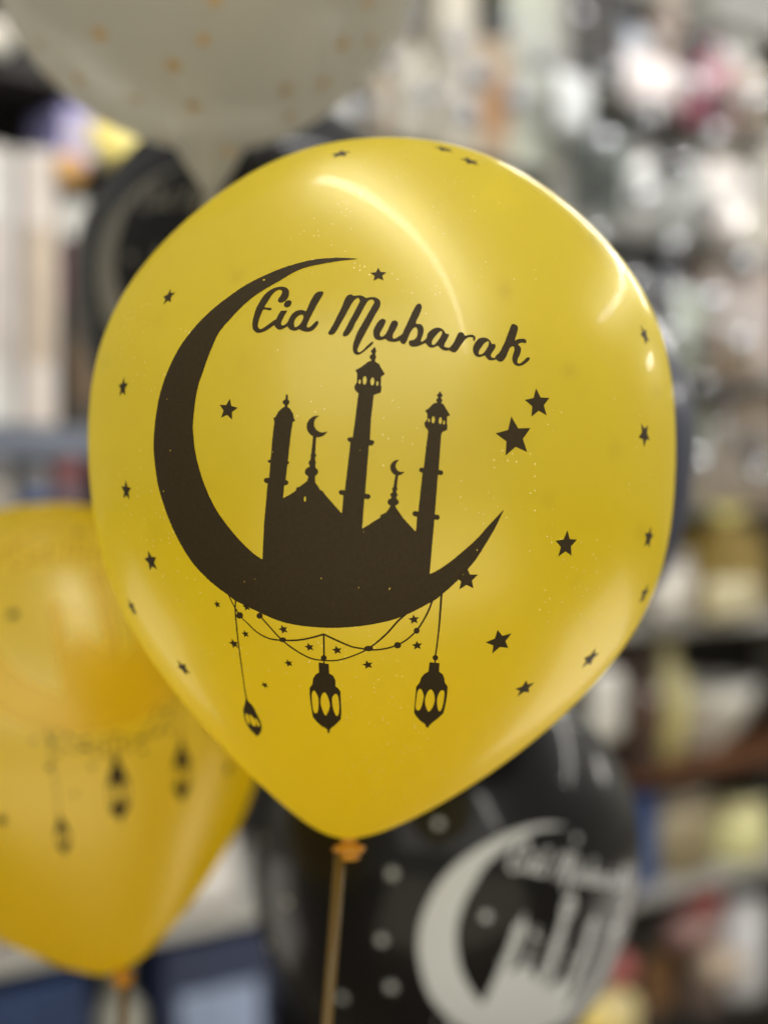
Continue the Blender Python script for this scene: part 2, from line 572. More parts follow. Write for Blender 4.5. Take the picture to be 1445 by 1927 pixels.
# --- crescent with the mosque standing in it
def crescent_field():
    f = Field(280, 470, 960, 1200, 1.25)
    outer = [(672.5, 487.2), (650, 485.6), (626, 485.7), (584.5, 489.9), (529, 505.7), (473.8, 530.6), (435, 555.5), (396.3, 586), (363, 620.6),
             (335.4, 659.3), (313.2, 706.4), (299.4, 752), (291.5, 806), (290, 840), (291.5, 865), (298, 911.3), (311.8, 958.4), (331.2, 1005.5),
             (360.3, 1055.3), (396.3, 1094), (430.9, 1120.3), (446, 1131.4), (493, 1154.3), (523.6, 1167.4), (556.8, 1175.7), (606.6, 1180.9),
             (653.7, 1180.2), (703, 1174.2), (755.6, 1160.5), (811, 1132.8), (827.6, 1121.7), (858.6, 1094), (880.2, 1070.5), (896.8, 1049.8),
             (913.4, 1023.5), (930, 995.5), (947.8, 959)]
    inner = [(947.3, 958.9), (919, 988.9), (896.8, 1013.8), (869, 1038.7), (841.5, 1060.8), (808.2, 1080.2), (740, 1100), (650, 1106), (560, 1088),
             (493, 1052), (465.5, 1030.4), (435, 997), (407.3, 958.4), (385.2, 911.3), (370.5, 861.5), (364.8, 820), (364.4, 792.2), (371.3, 736.8),
             (382.4, 700.8), (396.3, 662), (412.9, 626), (435, 599.8), (460, 573.5), (490.4, 550), (523.6, 530.6), (556.8, 511.2), (584.5, 501.5),
             (626, 493.6), (650, 490.3), (672.5, 488.2)]
    o = catmull(outer, False, 4); i = catmull(inner, False, 4)
    f.poly(o + i)
    # body of the mosque
    f.poly([(494.3, 1054), (497.3, 986), (503.7, 912.7), (535.2, 914), (533.3, 937.6), (545, 931), (556.8, 923.8), (558.2, 917), (563.7, 916),
            (577.6, 905.8), (580.5, 897), (593.4, 897), (593.4, 907.2), (602.5, 921), (608, 924.6), (612, 930.7), (643.5, 966.5), (646.3, 930),
            (686, 935), (681.5, 995), (698, 984.5), (715.5, 973.6), (715.5, 969.5), (726.6, 964), (733.5, 954.3), (737, 946), (743, 946), (744.6, 954.3), (752.9, 966.7),
            (759.8, 976.4), (782, 1000.5), (784.7, 974), (817, 980), (808.2, 1081), (780, 1120), (600, 1130), (500, 1080)])
    # left minaret
    f.poly([(503.7, 914), (506.8, 902), (509.8, 862.9), (513.4, 820), (516.7, 795), (516, 789), (519.4, 783.9), (524, 775), (531, 768), (538.8, 763.5), (547, 770),
            (552, 779), (553.5, 788), (551, 796.3), (547, 822), (542.4, 867), (537.4, 905.8), (535.2, 916)])
    f.stroke([(517.5, 788), (553, 791)], 4.5, smooth=False)
    f.stroke([(507, 868), (542, 870.5)], 5.5, smooth=False)
    f.stroke([(502, 904), (538, 908)], 10, smooth=False)
    f.ell(538.8, 757, 6.5, 5.2)
    f.stroke([(540.2, 744.5), (538.8, 766)], [4.2, 3.2, 3.4, 5], smooth=False)
    # middle minaret
    f.poly([(645.5, 937), (649, 922.4), (654, 880), (659.3, 833.8), (663.8, 822.6), (668, 792.2), (674.4, 741), (703.4, 742.4), (698.4, 786.6),
            (696.2, 826.8), (694.2, 839.4), (687.3, 928), (684.2, 942)])
    f.poly([(657, 823), (702, 828.5), (700.7, 839), (659.5, 834.5)])
    f.stroke([(658, 827), (700, 832.5)], 8.5, smooth=False)
    f.stroke([(642.5, 926.5), (692.5, 934.5)], 9.5, smooth=False)
    f.poly([(666.6, 727), (668, 734), (675, 741), (690, 744), (704, 743.2), (716.4, 739), (718.3, 728), (716.4, 724), (671.6, 719)])
    f.poly([(672, 700), (717.3, 706), (716.4, 730), (671.6, 728)])
    f.poly([(668.3, 697), (680.5, 690.5), (691.5, 681.5), (696, 679.5), (707, 681), (713.5, 685.5), (719.2, 696), (724.5, 704.5), (717.3, 708.5), (672, 702.5)])
    f.ell(701.8, 672, 6.2, 5.6); f.ell(703, 661.3, 5.2, 4.3); f.stroke([(704.6, 655.5), (701.8, 683)], [4.6, 3.4, 4, 8], smooth=False)
    for (x, y, a_, b_) in ((676.9, 718.3, 2.0, 4.0), (686.3, 716, 3.6, 8), (700.7, 718, 3.6, 7.6), (710, 721.6, 2.0, 4.4)):
        f.ell(x, y, a_, b_, 0.05, cut=True)
    # right minaret
    f.poly([(784.2, 978), (787, 961.2), (794.4, 892), (797.2, 879), (804.6, 818), (805.5, 810), (831.8, 812), (829.8, 820), (825.4, 882.3), (823.5, 897.5),
            (818, 966.7), (816.5, 984)])
    f.stroke([(793, 884.5), (829, 889.5)], 9, smooth=False)
    f.stroke([(780.5, 966.5), (822.5, 973.5)], 9.5, smooth=False)
    f.poly([(798, 796), (799.5, 803), (805, 810.5), (818, 813.5), (831.3, 813.5), (840.5, 809.3), (842, 800.5), (838, 795), (803, 790)])
    f.poly([(803.6, 774), (841, 780), (840.8, 800), (803.6, 798)])
    f.poly([(799.3, 773.2), (807.8, 766.8), (816, 759), (822, 757.5), (830, 758.5), (834.5, 761.5), (841, 771.8), (846.8, 781.5), (841, 784), (803.6, 778)])
    f.ell(826.3, 753.4, 5.6, 4.8); f.ell(827.2, 744.2, 5.2, 3.8); f.stroke([(827.4, 739), (826.3, 761)], [4.2, 3.2, 4, 8], smooth=False)
    for (x, y, a_, b_) in ((806.6, 790.8, 1.6, 3.4), (814.9, 790, 3.0, 6.2), (828.2, 791.6, 3.0, 6.2), (835.1, 795.3, 1.7, 3.8)):
        f.ell(x, y, a_, b_, 0.05, cut=True)
    # finials and small moons on the two domes
    f.stroke([(592.3, 822), (589.4, 858), (587.5, 893)], [6.2, 6.6, 9, 14], smooth=False)
    f.ell(590, 857, 5.6, 3.4); f.ell(587.8, 870.7, 7.2, 5.4); f.ell(586.4, 887.6, 12.6, 9.6)
    g = Field(560, 770, 640, 840, 1.25)
    g.ell(597.8, 802.7, 20.4); g.ell(607.3, 797.6, 16.0, cut=True)
    f.stroke([(746.9, 892), (742.8, 920), (739.8, 948)], [5.0, 5.8, 7.5, 11], smooth=False)
    f.ell(742.6, 920.2, 5.6, 3.4); f.ell(741.2, 931.3, 7, 5); f.ell(739.6, 944.6, 10.6, 7.6)
    h = Field(725, 855, 775, 905, 1.25)
    h.ell(748.8, 880, 14.6); h.ell(755.9, 876.6, 11.4, cut=True)
    for q in (g, h):      # merge the cut moons into the large field
        X, Y = np.meshgrid(f.xs, f.ys)
        m = (X > q.x0) & (X < q.xs[-1]) & (Y > q.y0) & (Y < q.ys[-1])
        xi = (X[m] - q.x0) / q.c; yi = (Y[m] - q.y0) / q.c
        i0 = xi.astype(int); j0 = yi.astype(int); tx = xi - i0; ty = yi - j0
        i1 = np.minimum(i0 + 1, q.nx - 1); j1 = np.minimum(j0 + 1, q.ny - 1)
        val = (q.F[j0, i0] * (1 - tx) + q.F[j0, i1] * tx) * (1 - ty) + (q.F[j1, i0] * (1 - tx) + q.F[j1, i1] * tx) * ty
        f.F[m] = np.minimum(f.F[m], val)
    # pin holes in the ink
    f.ell(574.3, 939, 1.8, 5.5, 0, cut=True)
    f.ell(732.7, 1108, 1.0, 2.4, 0.4, cut=True)
    f.ell(497, 527, 2.2, 1.6, 0, cut=True)
    for k in range(34):
        f.ell(rng.uniform(300, 900), rng.uniform(500, 1175), rng.uniform(0.7, 1.15), rng.uniform(0.7, 1.5), 0, cut=True)
    f.rough(0.12)
    return f

T1, T2 = zoom(465, 530, 9.633), zoom(610, 550, 9.633)
T3, T4 = zoom(740, 560, 10.32), zoom(870, 590, 10.32)
def letter_field():
    f = Field(466, 530, 1004, 700, 0.75)
    f.poly(T1([(100, 800), (105, 720), (130, 610), (165, 500), (215, 400), (275, 300), (350, 210), (440, 145), (540, 105), (650, 95), (720, 115),
        (760, 165), (765, 230), (735, 310), (680, 365), (610, 385), (568, 365), (570, 320), (605, 265), (635, 210), (635, 175), (610, 155), (570, 155),
        (520, 180), (460, 240), (400, 330), (350, 410), (325, 462), (385, 474), (448, 485), (432, 522), (370, 517), (300, 512), (260, 590), (225, 680), (205, 760), (203, 820),
        (240, 862), (300, 840), (400, 770), (480, 710), (530, 680), (550, 640), (590, 570), (622, 530), (675, 529), (728, 532), (690, 600), (650, 680), (622, 750),
        (630, 790), (670, 790), (720, 755), (750, 715), (770, 670), (810, 600), (870, 545), (950, 518), (1020, 520), (1070, 535), (1110, 450),
        (1160, 340), (1220, 240), (1270, 195), (1340, 178), (1380, 190), (1388, 215), (1340, 300), (1270, 420), (1200, 550), (1140, 670),
        (1095, 770), (1088, 820), (1120, 830), (1170, 800), (1220, 750), (1265, 712), (1290, 725), (1290, 765), (1250, 830), (1190, 885),
        (1120, 912), (1050, 908), (990, 890), (945, 870), (900, 888), (850, 892), (790, 875), (755, 845), (735, 818), (700, 835), (650, 862),
        (590, 875), (545, 855), (515, 825), (495, 795), (440, 830), (360, 885), (280, 920), (200, 932), (145, 905), (110, 860)]), smooth=True)
    f.poly(T1([(858, 800), (855, 740), (880, 680), (930, 625), (990, 602), (1020, 620), (1018, 670), (985, 740), (940, 795), (880, 828)]), cut=True, smooth=True)
    f.poly(T1([(675, 440), (675, 400), (710, 355), (765, 337), (805, 360), (808, 400), (775, 450), (735, 470), (695, 465)]), smooth=True)
    f.poly(T2([(75, 740), (100, 690), (160, 590), (230, 450), (310, 290), (350, 190), (385, 110), (425, 60), (490, 42), (540, 65), (640, 58), (700, 70),
        (765, 105), (830, 92), (920, 92), (985, 125), (1018, 170), (1018, 240), (985, 310), (920, 420), (840, 570), (770, 700), (700, 830), (640, 950),
        (605, 1040), (615, 1080), (650, 1085), (700, 1050), (770, 980), (840, 915), (885, 898), (890, 920), (850, 970), (780, 1030), (700, 1095),
        (640, 1130), (590, 1135), (545, 1110), (520, 1050), (522, 960), (555, 850), (600, 730), (680, 590), (760, 450), (840, 310), (890, 220),
        (908, 180), (885, 145), (845, 138), (800, 160), (755, 220), (690, 340), (620, 470), (560, 570), (520, 660), (470, 740), (420, 790), (370, 805),
        (340, 790), (345, 740), (390, 660), (440, 560), (500, 450), (570, 320), (620, 220), (645, 160), (630, 115), (600, 110), (555, 140), (500, 210),
        (440, 320), (370, 450), (300, 570), (240, 680), (190, 750), (140, 775), (95, 772)]), smooth=True)
    f.poly(T2([(890, 760), (895, 680), (940, 590), (1000, 510), (1060, 482), (1105, 500), (1115, 540), (1090, 600), (1045, 680), (1012, 750), (1020, 795),
        (1060, 800), (1110, 760), (1150, 690), (1190, 600), (1230, 530), (1285, 512), (1330, 540), (1335, 590), (1300, 670), (1260, 740), (1240, 800),
        (1262, 850), (1330, 830), (1400, 790), (1445, 760), (1445, 860), (1370, 880), (1290, 902), (1210, 900), (1150, 880), (1110, 850), (1060, 865),
        (990, 872), (930, 850), (900, 810)]), smooth=True)
    f.poly(T3([(95, 760), (170, 710), (210, 620), (260, 520), (310, 410), (370, 280), (430, 170), (475, 125), (520, 122), (548, 160), (545, 230), (500, 350),
        (460, 430), (438, 500), (480, 512), (540, 525), (580, 580), (590, 640), (575, 720), (545, 800), (540, 860), (590, 835), (640, 790), (665, 700),
        (720, 640), (790, 600), (860, 585), (930, 600), (985, 650), (1020, 700), (1065, 705), (1080, 735), (1050, 800), (1010, 870), (988, 930),
        (1000, 960), (1080, 972), (1120, 940), (1170, 870), (1220, 770), (1260, 690), (1310, 672), (1360, 695), (1400, 755), (1430, 748), (1430, 795), (1400, 810),
        (1360, 860), (1300, 940), (1240, 1030), (1190, 1068), (1130, 1055), (1085, 1025), (1030, 1035), (960, 1020), (900, 975), (860, 940), (800, 965),
        (730, 975), (670, 945), (625, 890), (560, 915), (480, 945), (400, 960), (335, 945), (300, 900), (305, 850), (340, 832), (400, 818), (450, 770),
        (468, 700), (465, 620), (435, 580), (390, 600), (345, 660), (300, 750), (260, 850), (220, 900), (180, 905), (140, 870), (115, 820), (40, 850),
        (0, 860), (0, 805), (50, 790)]), smooth=True)
    f.poly(T3([(745, 880), (760, 830), (800, 770), (860, 700), (915, 655), (942, 665), (935, 720), (890, 800), (840, 870), (790, 915), (755, 915)]), cut=True, smooth=True)
    f.stroke(T4([(20, 480), (70, 455), (120, 442), (180, 438), (215, 455), (226, 485), (222, 522)]), [5.5, 4.8, 4.6, 4.8, 4.6, 4.4, 3.0])
    f.poly(T4([(200, 680), (225, 600), (270, 530), (330, 480), (400, 468), (470, 480), (530, 525), (570, 590), (620, 592), (642, 630), (620, 690), (580, 750),
        (550, 810), (570, 855), (620, 860), (650, 815), (720, 745), (770, 650), (820, 550), (860, 440), (910, 310), (940, 230), (975, 205), (1030, 218),
        (1070, 260), (1072, 310), (1050, 400), (1015, 520), (1070, 500), (1140, 490), (1200, 495), (1235, 530), (1230, 570), (1195, 575), (1130, 570),
        (1078, 605), (1120, 650), (1132, 710), (1110, 800), (1075, 870), (1062, 930), (1075, 965), (1120, 965), (1180, 920), (1230, 870), (1275, 848),
        (1302, 865), (1290, 905), (1220, 970), (1150, 1010), (1080, 1022), (1015, 1000), (975, 950), (960, 880), (975, 800), (1000, 720), (1000, 660),
        (970, 640), (920, 670), (885, 740), (840, 850), (790, 915), (740, 940), (690, 925), (640, 890), (620, 905), (570, 912), (510, 905), (460, 860),
        (430, 820), (370, 838), (310, 848), (250, 825), (210, 760)]), smooth=True)
    f.poly(T4([(312, 780), (325, 720), (370, 650), (430, 575), (490, 540), (508, 560), (495, 630), (450, 710), (390, 780), (335, 797)]), cut=True, smooth=True)
    f.rough(0.07)
    return f

G5, G6 = zoom(380, 1080, 4.817), zoom(640, 1080, 4.817)
L2, L3, L1 = zoom(560, 1220, 10.706), zoom(760, 1220, 10.706), zoom(440, 1310, 14.45)
def garland_field():
    f = Field(425, 1105, 845, 1330, 0.85)
    f.stroke(G5([(310, 220), (305, 330), (318, 480), (335, 640), (360, 820), (390, 1040), (404, 1120)]), [2.6, 2.6, 2.3, 2.0, 2.0])
    f.stroke(G5([(240, 180), (300, 300), (360, 390), (420, 450), (500, 525), (600, 580), (700, 598), (850, 600), (980, 580), (1105, 545)]), [2.2, 2.0, 2.4, 3.2, 3.4])
    f.stroke(G5([(1105, 545), (1200, 590), (1350, 655), (1445, 674), (1494, 683), (1590, 686), (1694, 668), (1774, 640), (1854, 595), (1944, 512),
                 (2014, 407), (2064, 305), (2090, 225)]), [3.4, 3.0, 3.0, 2.8, 3.2, 3.6])
    f.stroke(G5([(520, 370), (600, 460), (720, 590), (850, 690), (980, 760), (1100, 782), (1220, 782), (1330, 755), (1445, 710), (1494, 683), (1584, 620),
                 (1684, 530), (1774, 428), (1850, 360)]), [2.4, 2.8, 2.6, 2.6, 3.4, 3.8])
    f.stroke(G5([(1105, 545), (1108, 740)]), 3.4, smooth=False)
    f.stroke(G6([(918, 170), (898, 450), (877, 640), (862, 740)]), [4.4, 3.0, 3.0])
    for (x, y, a_, b_) in ((345, 375, 6.4, 6.2), (525, 378, 5.8, 5.6), (735, 595, 6.4, 4.6)):
        p = G5([(x, y)])[0]; f.ell(p[0], p[1], a_, b_)
    for (x, y, a_, b_) in ((258, 675, 8.6, 5.2), (520, 645, 6.6, 6.0), (692, 513, 5.6, 5.6)):
        p = G6([(x, y)])[0]; f.ell(p[0], p[1], a_, b_)
    f.rough(0.07)
    return f

def lantern2_field():
    f = Field(580, 1230, 646, 1384, 0.75)
    f.poly(L2([(425, 280), (530, 296), (630, 312), (640, 500), (720, 550), (765, 640), (765, 760), (820, 800), (865, 860), (870, 1000), (880, 1150), (885, 1300), (870, 1430),
        (760, 1540), (660, 1620), (640, 1700), (615, 1710), (590, 1620), (480, 1560), (390, 1480), (310, 1380), (290, 1270), (265, 1100), (245, 920),
        (245, 790), (300, 720), (315, 600), (370, 520), (435, 480)]))
    for w in ([(290, 930), (310, 860), (345, 850), (380, 900), (415, 980), (425, 1080), (420, 1200), (400, 1285), (350, 1300), (315, 1230), (295, 1080)],
              [(475, 980), (510, 900), (550, 885), (590, 930), (630, 1030), (650, 1130), (640, 1220), (600, 1310), (570, 1350), (535, 1310), (490, 1200), (465, 1090)],
              [(700, 990), (740, 930), (780, 915), (815, 960), (835, 1080), (840, 1200), (830, 1310), (800, 1360), (765, 1330), (720, 1220), (700, 1100)]):
        f.poly(L2(w), cut=True, smooth=True)
    p = L2([(530, 190)])[0]; f.ell(p[0], p[1], 5.4)
    f.stroke(L2([(530, 190), (532, 300)]), 2.6, smooth=False)
    return f

def lantern3_field():
    f = Field(776, 1230, 846, 1374, 0.75)
    f.poly(L3([(515, 275), (610, 285), (715, 295), (705, 465), (780, 520), (810, 600), (820, 680), (880, 770), (870, 900), (850, 1050), (820, 1200), (790, 1310),
        (690, 1400), (600, 1470), (520, 1540), (480, 1600), (450, 1590), (420, 1520), (320, 1450), (250, 1370), (205, 1300), (215, 1100), (235, 900),
        (245, 770), (310, 690), (350, 580), (410, 510), (490, 465)]))
    for w in ([(265, 900), (290, 830), (330, 810), (365, 850), (395, 960), (375, 1080), (345, 1180), (310, 1240), (260, 1240), (235, 1180), (245, 1050)],
              [(440, 960), (480, 870), (530, 825), (575, 850), (610, 940), (615, 1050), (590, 1150), (550, 1220), (500, 1270), (465, 1230), (430, 1130), (425, 1040)],
              [(690, 930), (730, 860), (780, 840), (812, 880), (805, 1000), (785, 1120), (755, 1220), (715, 1265), (680, 1210), (665, 1100), (670, 1000)]):
        f.poly(L3(w), cut=True, smooth=True)
    p = L3([(630, 185)])[0]; f.ell(p[0], p[1], 5.2)
    f.stroke(L3([(630, 185), (622, 290)]), 2.6, smooth=False)
    return f

def lantern1_field():
    f = Field(456, 1308, 496, 1388, 0.75)
    f.poly(L1([(350, 20), (400, 130), (520, 260), (630, 470), (740, 700), (765, 850), (730, 990), (640, 1080), (560, 1010), (430, 870), (350, 730), (290, 560),
        (265, 360), (300, 230)]), smooth=True)
    f.poly(L1([(325, 480), (385, 490), (430, 600), (450, 740), (400, 740), (340, 610)]), cut=True, smooth=True)
    f.poly(L1([(435, 500), (520, 560), (590, 680), (610, 800), (520, 790), (470, 680)]), cut=True, smooth=True)
    f.poly(L1([(575, 600), (630, 620), (700, 740), (720, 800), (670, 810), (620, 720)]), cut=True, smooth=True)
    return f

STARS = [  # photo x, y, radius, turn (degrees, + = anticlockwise)
    (429.8, 771, 20.5, -10), (712, 517.5, 15.5, 2), (1011.2, 759.5, 28, 6), (967, 822.5, 38, 9), (877.5, 1090, 23, 4), (1064.4, 1024.8, 26.5, 2),
    (938.7, 1207, 27, 20), (986.4, 1294.8, 21, 18), (1110, 1239, 24, 10), (1211, 1118, 22, 0), (1219.5, 1012, 22, -5), (1211.5, 818, 23, 33),
    (1212, 631, 20, 20), (318, 559, 17, 10), (232.5, 729, 19, 0), (238.5, 923, 19, -5), (285, 1056, 20.5, 5), (249.5, 1143, 19, 10), (345.5, 1257, 19, 15),
    (641, 290, 20, 10), (835, 281, 20, 0), (884, 304, 20, -5)]
for (x, y, r, t) in ((142, 275, 38, 5), (397, 543, 40, 5), (293, 632, 54, 5), (740, 502, 47, 15), (975, 662, 46, 10), (1225, 690, 48, 8), (788, 808, 43, 10),
                     (572, 1005, 38, 20), (408, 297, 44, 5)):
    STARS.append((380 + x / 4.817, 1080 + y / 4.817, r / 4.817, t))
for (x, y, r, t) in ((668, 412, 50, 8), (697, 647, 49, 8), (250, 822, 50, 12)):
    STARS.append((640 + x / 4.817, 1080 + y / 4.817, r / 4.817, t))

# ------------------------------------------------------------------ the near balloon
def cyl_pts(p0, p1, r0, r1, n=20, cap=True):
    p0, p1 = Vector(p0), Vector(p1)
    z = (p1 - p0).normalized()
    x = z.orthogonal().normalized(); y = z.cross(x)
    V = [p0 + (x * math.cos(2 * math.pi * k / n) + y * math.sin(2 * math.pi * k / n)) * r0 for k in range(n)]
    V += [p1 + (x * math.cos(2 * math.pi * k / n) + y * math.sin(2 * math.pi * k / n)) * r1 for k in range(n)]
    F = [(k, (k + 1) % n, n + (k + 1) % n, n + k) for k in range(n)]
    if cap:
        F += [tuple(reversed(range(n))), tuple(range(n, 2 * n))]
    return V, F

def lathe_data(prof, n=32, cap=True):
    """prof: (r, z) pairs going up"""
    V, F = [], []
    for (r, z) in prof:
        for k in range(n):
            a_ = 2 * math.pi * k / n
            V.append(Vector((r * math.cos(a_), r * math.sin(a_), z)))
    for i in range(len(prof) - 1):
        for k in range(n):
            F.append((i * n + k, i * n + (k + 1) % n, (i + 1) * n + (k + 1) % n, (i + 1) * n + k))
    if cap:
        F.append(tuple(reversed(range(n))))
        F.append(tuple(range((len(prof) - 1) * n, len(prof) * n)))
    return V, F

def knot_mesh(parent, mat):
    prof = [(0.0062, 0.0015), (0.0048, -0.001), (0.0040, -0.0030), (0.0058, -0.0045), (0.0085, -0.0060), (0.0094, -0.0078),
            (0.0082, -0.0094), (0.0060, -0.0100), (0.0050, -0.0118), (0.0062, -0.0132), (0.0048, -0.0142)]
    V, F = lathe_data(list(reversed(prof)), 28)
    for v in V:      # pinch and crease so that it reads as tied rubber
        a_ = math.atan2(v.y, v.x)
        k = 1 + 0.12 * math.sin(5 * a_ + v.z * 900)
        v.x *= k * 1.05; v.y *= k * 0.8
    for v in V:
        v.x *= 0.8; v.y *= 0.8; v.z = v.z * 0.8
    return mesh_obj('knot', V, F, mat, parent)

M_STICK = latex('gold_plastic', (0.15, 0.095, 0.02), (0.4, 0.25, 0.05), 0.3, 0.1, 0.35, 0.4)

root = empty('printed_balloon', KNOT)
tag(root, 'large pearly yellow balloon in sharp focus with dark crescent and mosque print', 'balloon')
body = mesh_obj('balloon_skin', bv, bf, M_YEL, root)
knot_mesh(root, M_KNOT)
sv, sf = cyl_pts((-0.0045, 0.0, -0.009), (-0.027, 0.004, -0.30), 0.0029, 0.0029, 24)
mesh_obj('stick', sv, sf, M_STICK, root)

prints = []
for nm, fld in (('printed_crescent', crescent_field), ('printed_lettering', letter_field), ('printed_garland', garland_field),
                ('printed_lantern', lantern1_field), ('printed_lantern', lantern2_field), ('printed_lantern', lantern3_field)):
    v2, fc = fld().mesh()
    prints.append(print_mesh(nm, v2, fc, M_INK, root))
for s in STARS:
    o = star_print(*s, M_INK, root)
    if o: prints.append(o)
# the same scatter of stars goes on round the far side
for k in range(58):
    zz = 0.72 - 1.35 * ((k + 0.5) / 58)
    ph = k * 2.39996
    d = Vector((math.sqrt(1 - zz * zz) * math.cos(ph), math.sqrt(1 - zz * zz) * math.sin(ph), zz))
    loc, nor, _, _ = TREE.ray_cast(CENTRE_L, d)
    if loc is None: continue
    if nor.dot(d) < 0: nor = -nor
    if nor.dot((loc + KNOT).normalized()) < 0.05: continue
    prints.append(star_print(0, 0, random.uniform(15, 21), random.uniform(-25, 25), M_INK, root, at=(loc, nor)))

# ------------------------------------------------------------------ the other balloons: copies, each turned its own way
def place_matrix(px, py, dist, scale, spin, lean, pitch):
    """body centre seen at photo pixel (px,py) and depth dist; spin about own axis, lean in the picture plane, pitch neck to camera"""
    cpos = Vector(((px - CX) * dist / FPX, dist, (CY - py) * dist / FPX))
    R = (Matrix.Rotation(math.radians(lean), 4, 'Y') @ Matrix.Rotation(math.radians(pitch), 4, 'X') @ Matrix.Rotation(math.radians(spin), 4, 'Z'))
    loc = cpos - (R @ (CENTRE_L * scale))
    return loc, R.to_euler()

def balloon_copy(name, label, place, skin, inkm, knotm, group=None, with_print=True):
    loc, rot = place_matrix(*place)
    r = empty(name, loc, rot)
    r.scale = (place[3],) * 3
    tag(r, label, 'balloon', group)
    def cp(src, mat):
        c = src.copy()
        COL.objects.link(c)
        c.parent = r
        c.material_slots[0].link = 'OBJECT'
        c.material_slots[0].material = mat
        return c
    cp(body, skin)
    knot_mesh(r, knotm)
    if with_print:
        for p in prints:
            ghost = inkm is M_INK and p.name.startswith(('printed_crescent', 'printed_lettering'))
            cp(p, M_GHOST if ghost else inkm)
    return r

def stick_to(parent, end_world):
    """plastic stick from the knot of the balloon to a point below"""
    bpy.context.view_layer.update()
    mi = (Matrix.Translation(parent.location) @ parent.rotation_euler.to_matrix().to_4x4() @ Matrix.Diagonal((*parent.scale, 1))).inverted()
    e_ = mi @ Vector(end_world)
    s_ = Vector((0, 0, -0.009))
    V, F = cyl_pts(s_, e_, 0.0034, 0.0034, 20)
    return mesh_obj('stick', V, F, M_STICK, parent)

b_yel = balloon_copy('printed_balloon', 'blurred yellow printed balloon cut by the left edge, below the sharp one',
                     (104, 1338, 1.00, 0.99, 40, -26, -25), M_YEL2, M_INK, M_KNOT)
stick_to(b_yel, (-0.20, 1.02, -0.75))
b_blk = balloon_copy('printed_balloon', 'black balloon with white crescent and mosque print behind the stick, low in the picture',
                     (836, 1618, 1.14, 1.075, 34, 12, 4), M_BLK, M_WHT, M_BLK)
stick_to(b_blk, (0.02, 1.16, -0.9))
b_ul = balloon_copy('printed_balloon', 'dark balloon with shade-darkened white crescent print, half hidden under the smoky dotted balloon',
                    (484, 550, 1.27, 1.13, -8, -4, 0), M_BLK, M_DIM, M_BLK)
b_sl = balloon_copy('tinted_balloon', 'slate balloon showing only as a thin sliver past the sharp yellow balloon',
                    (903, 862, 1.00, 1.04, 60, 4, 14), M_BLUE, M_DIM, M_BLUE, with_print=False)

# smoky balloon with copper dots above: longer neck
def smoky():
    prof = []
    Rr = 0.150
    for i in range(90):
        t = i / 89
        a_ = math.pi * t
        z = -math.cos(a_) * Rr
        r = math.sin(a_) * Rr
        prof.append([r, z])
    # the body runs into a short tapering neck
    pr = [(0.0050, -0.187), (0.0085, -0.181), (0.0140, -0.173), (0.0190, -0.164), (0.0235, -0.156), (0.0285, -0.149)]
    for r, z in prof:
        if z < -0.1435: continue
        pr.append((max(r, 0.0004), z))
    V, F = lathe_data(pr, 128)
    dist = 0.97
    cpos = Vector(((385 - CX) * dist / FPX, dist, (CY + 138) * dist / FPX))
    R = Euler((math.radians(-4), math.radians(-2), 0))
    r = empty('dotted_balloon', cpos, R)
    tag(r, 'smoky translucent balloon with copper dots hanging over the top left', 'balloon')
    sk = mesh_obj('balloon_skin', V, F, M_CONF, r)
    tree = BVHTree.FromPolygons(V, F)
    kv, kf = lathe_data([(0.0045, -0.200), (0.0065, -0.197), (0.0055, -0.192), (0.0045, -0.188), (0.006, -0.185)], 24)
    mesh_obj('knot', kv, kf, M_CONF, r)
    # the clear outer bubble the dotted one sits in
    ov, of = lathe_data([(max(0.0004, math.sin(math.pi * i / 79) * 0.160), -math.cos(math.pi * i / 79) * 0.160) for i in range(80)], 96)
    ob = mesh_obj('outer_bubble', ov, of, M_CLEAR, r)
    ob.location = (0.006, 0, 0.018)
    # copper dots printed all over
    n = 150
    dv, df = [], []
    for i in range(n):
        zz = 1 - 2 * (i + 0.5) / n
        ph = i * 2.39996 + random.uniform(-0.25, 0.25)
        d = Vector((math.sqrt(1 - zz * zz) * math.cos(ph), math.sqrt(1 - zz * zz) * math.sin(ph), zz + random.uniform(-0.03, 0.03))).normalized()
        loc, nor, _, _ = tree.ray_cast(Vector((0, 0, 0)), d)
        if loc is None: continue
        if nor.dot(d) < 0: nor = -nor
        u = nor.orthogonal().normalized(); w = nor.cross(u)
        rr = random.uniform(0.0032, 0.0052)
        b0 = len(dv)
        dv.append(loc + nor * 0.0002)
        for k in range(12):
            a_ = 2 * math.pi * k / 12
            q = loc + (u * math.cos(a_) + w * math.sin(a_)) * rr
            h, hn, _, _ = tree.find_nearest(q)
            if hn.dot(d) < 0: hn = -hn
            dv.append(h + hn * 0.0002)
        for k in range(12):
            df.append((b0, b0 + 1 + k, b0 + 1 + (k + 1) % 12))
    dots = mesh_obj('printed_dots', dv, df, M_COP, r)
    tag(dots, kind='stuff')
    return r
b_sm = smoky()

# ------------------------------------------------------------------ the shop shelving behind
TH = math.radians(38)
P0 = Vector((0, 2.30, 0))
U = Vector((math.cos(TH), math.sin(TH), 0))
NN = Vector((math.sin(TH), -math.cos(TH), 0))     # out of the shelf, to the camera

def hit(px, py, w=0.0):
    d = Vector(((px - CX) / FPX, 1.0, (CY - py) / FPX))
    p = P0 + NN * w
    t = p.dot(NN) / d.dot(NN)
    return d * t
def su(px, w=0.0):
    """position along the shelf of a photo column"""
    return (hit(px, CY, w) - P0).dot(U)

ROT = Matrix((U, -NN, Vector((0, 0, 1)))).transposed().to_euler()    # local x along the shelf, local y to the back

def sp(s, w, z):
    return P0 + U * s + NN * w + Vector((0, 0, z))

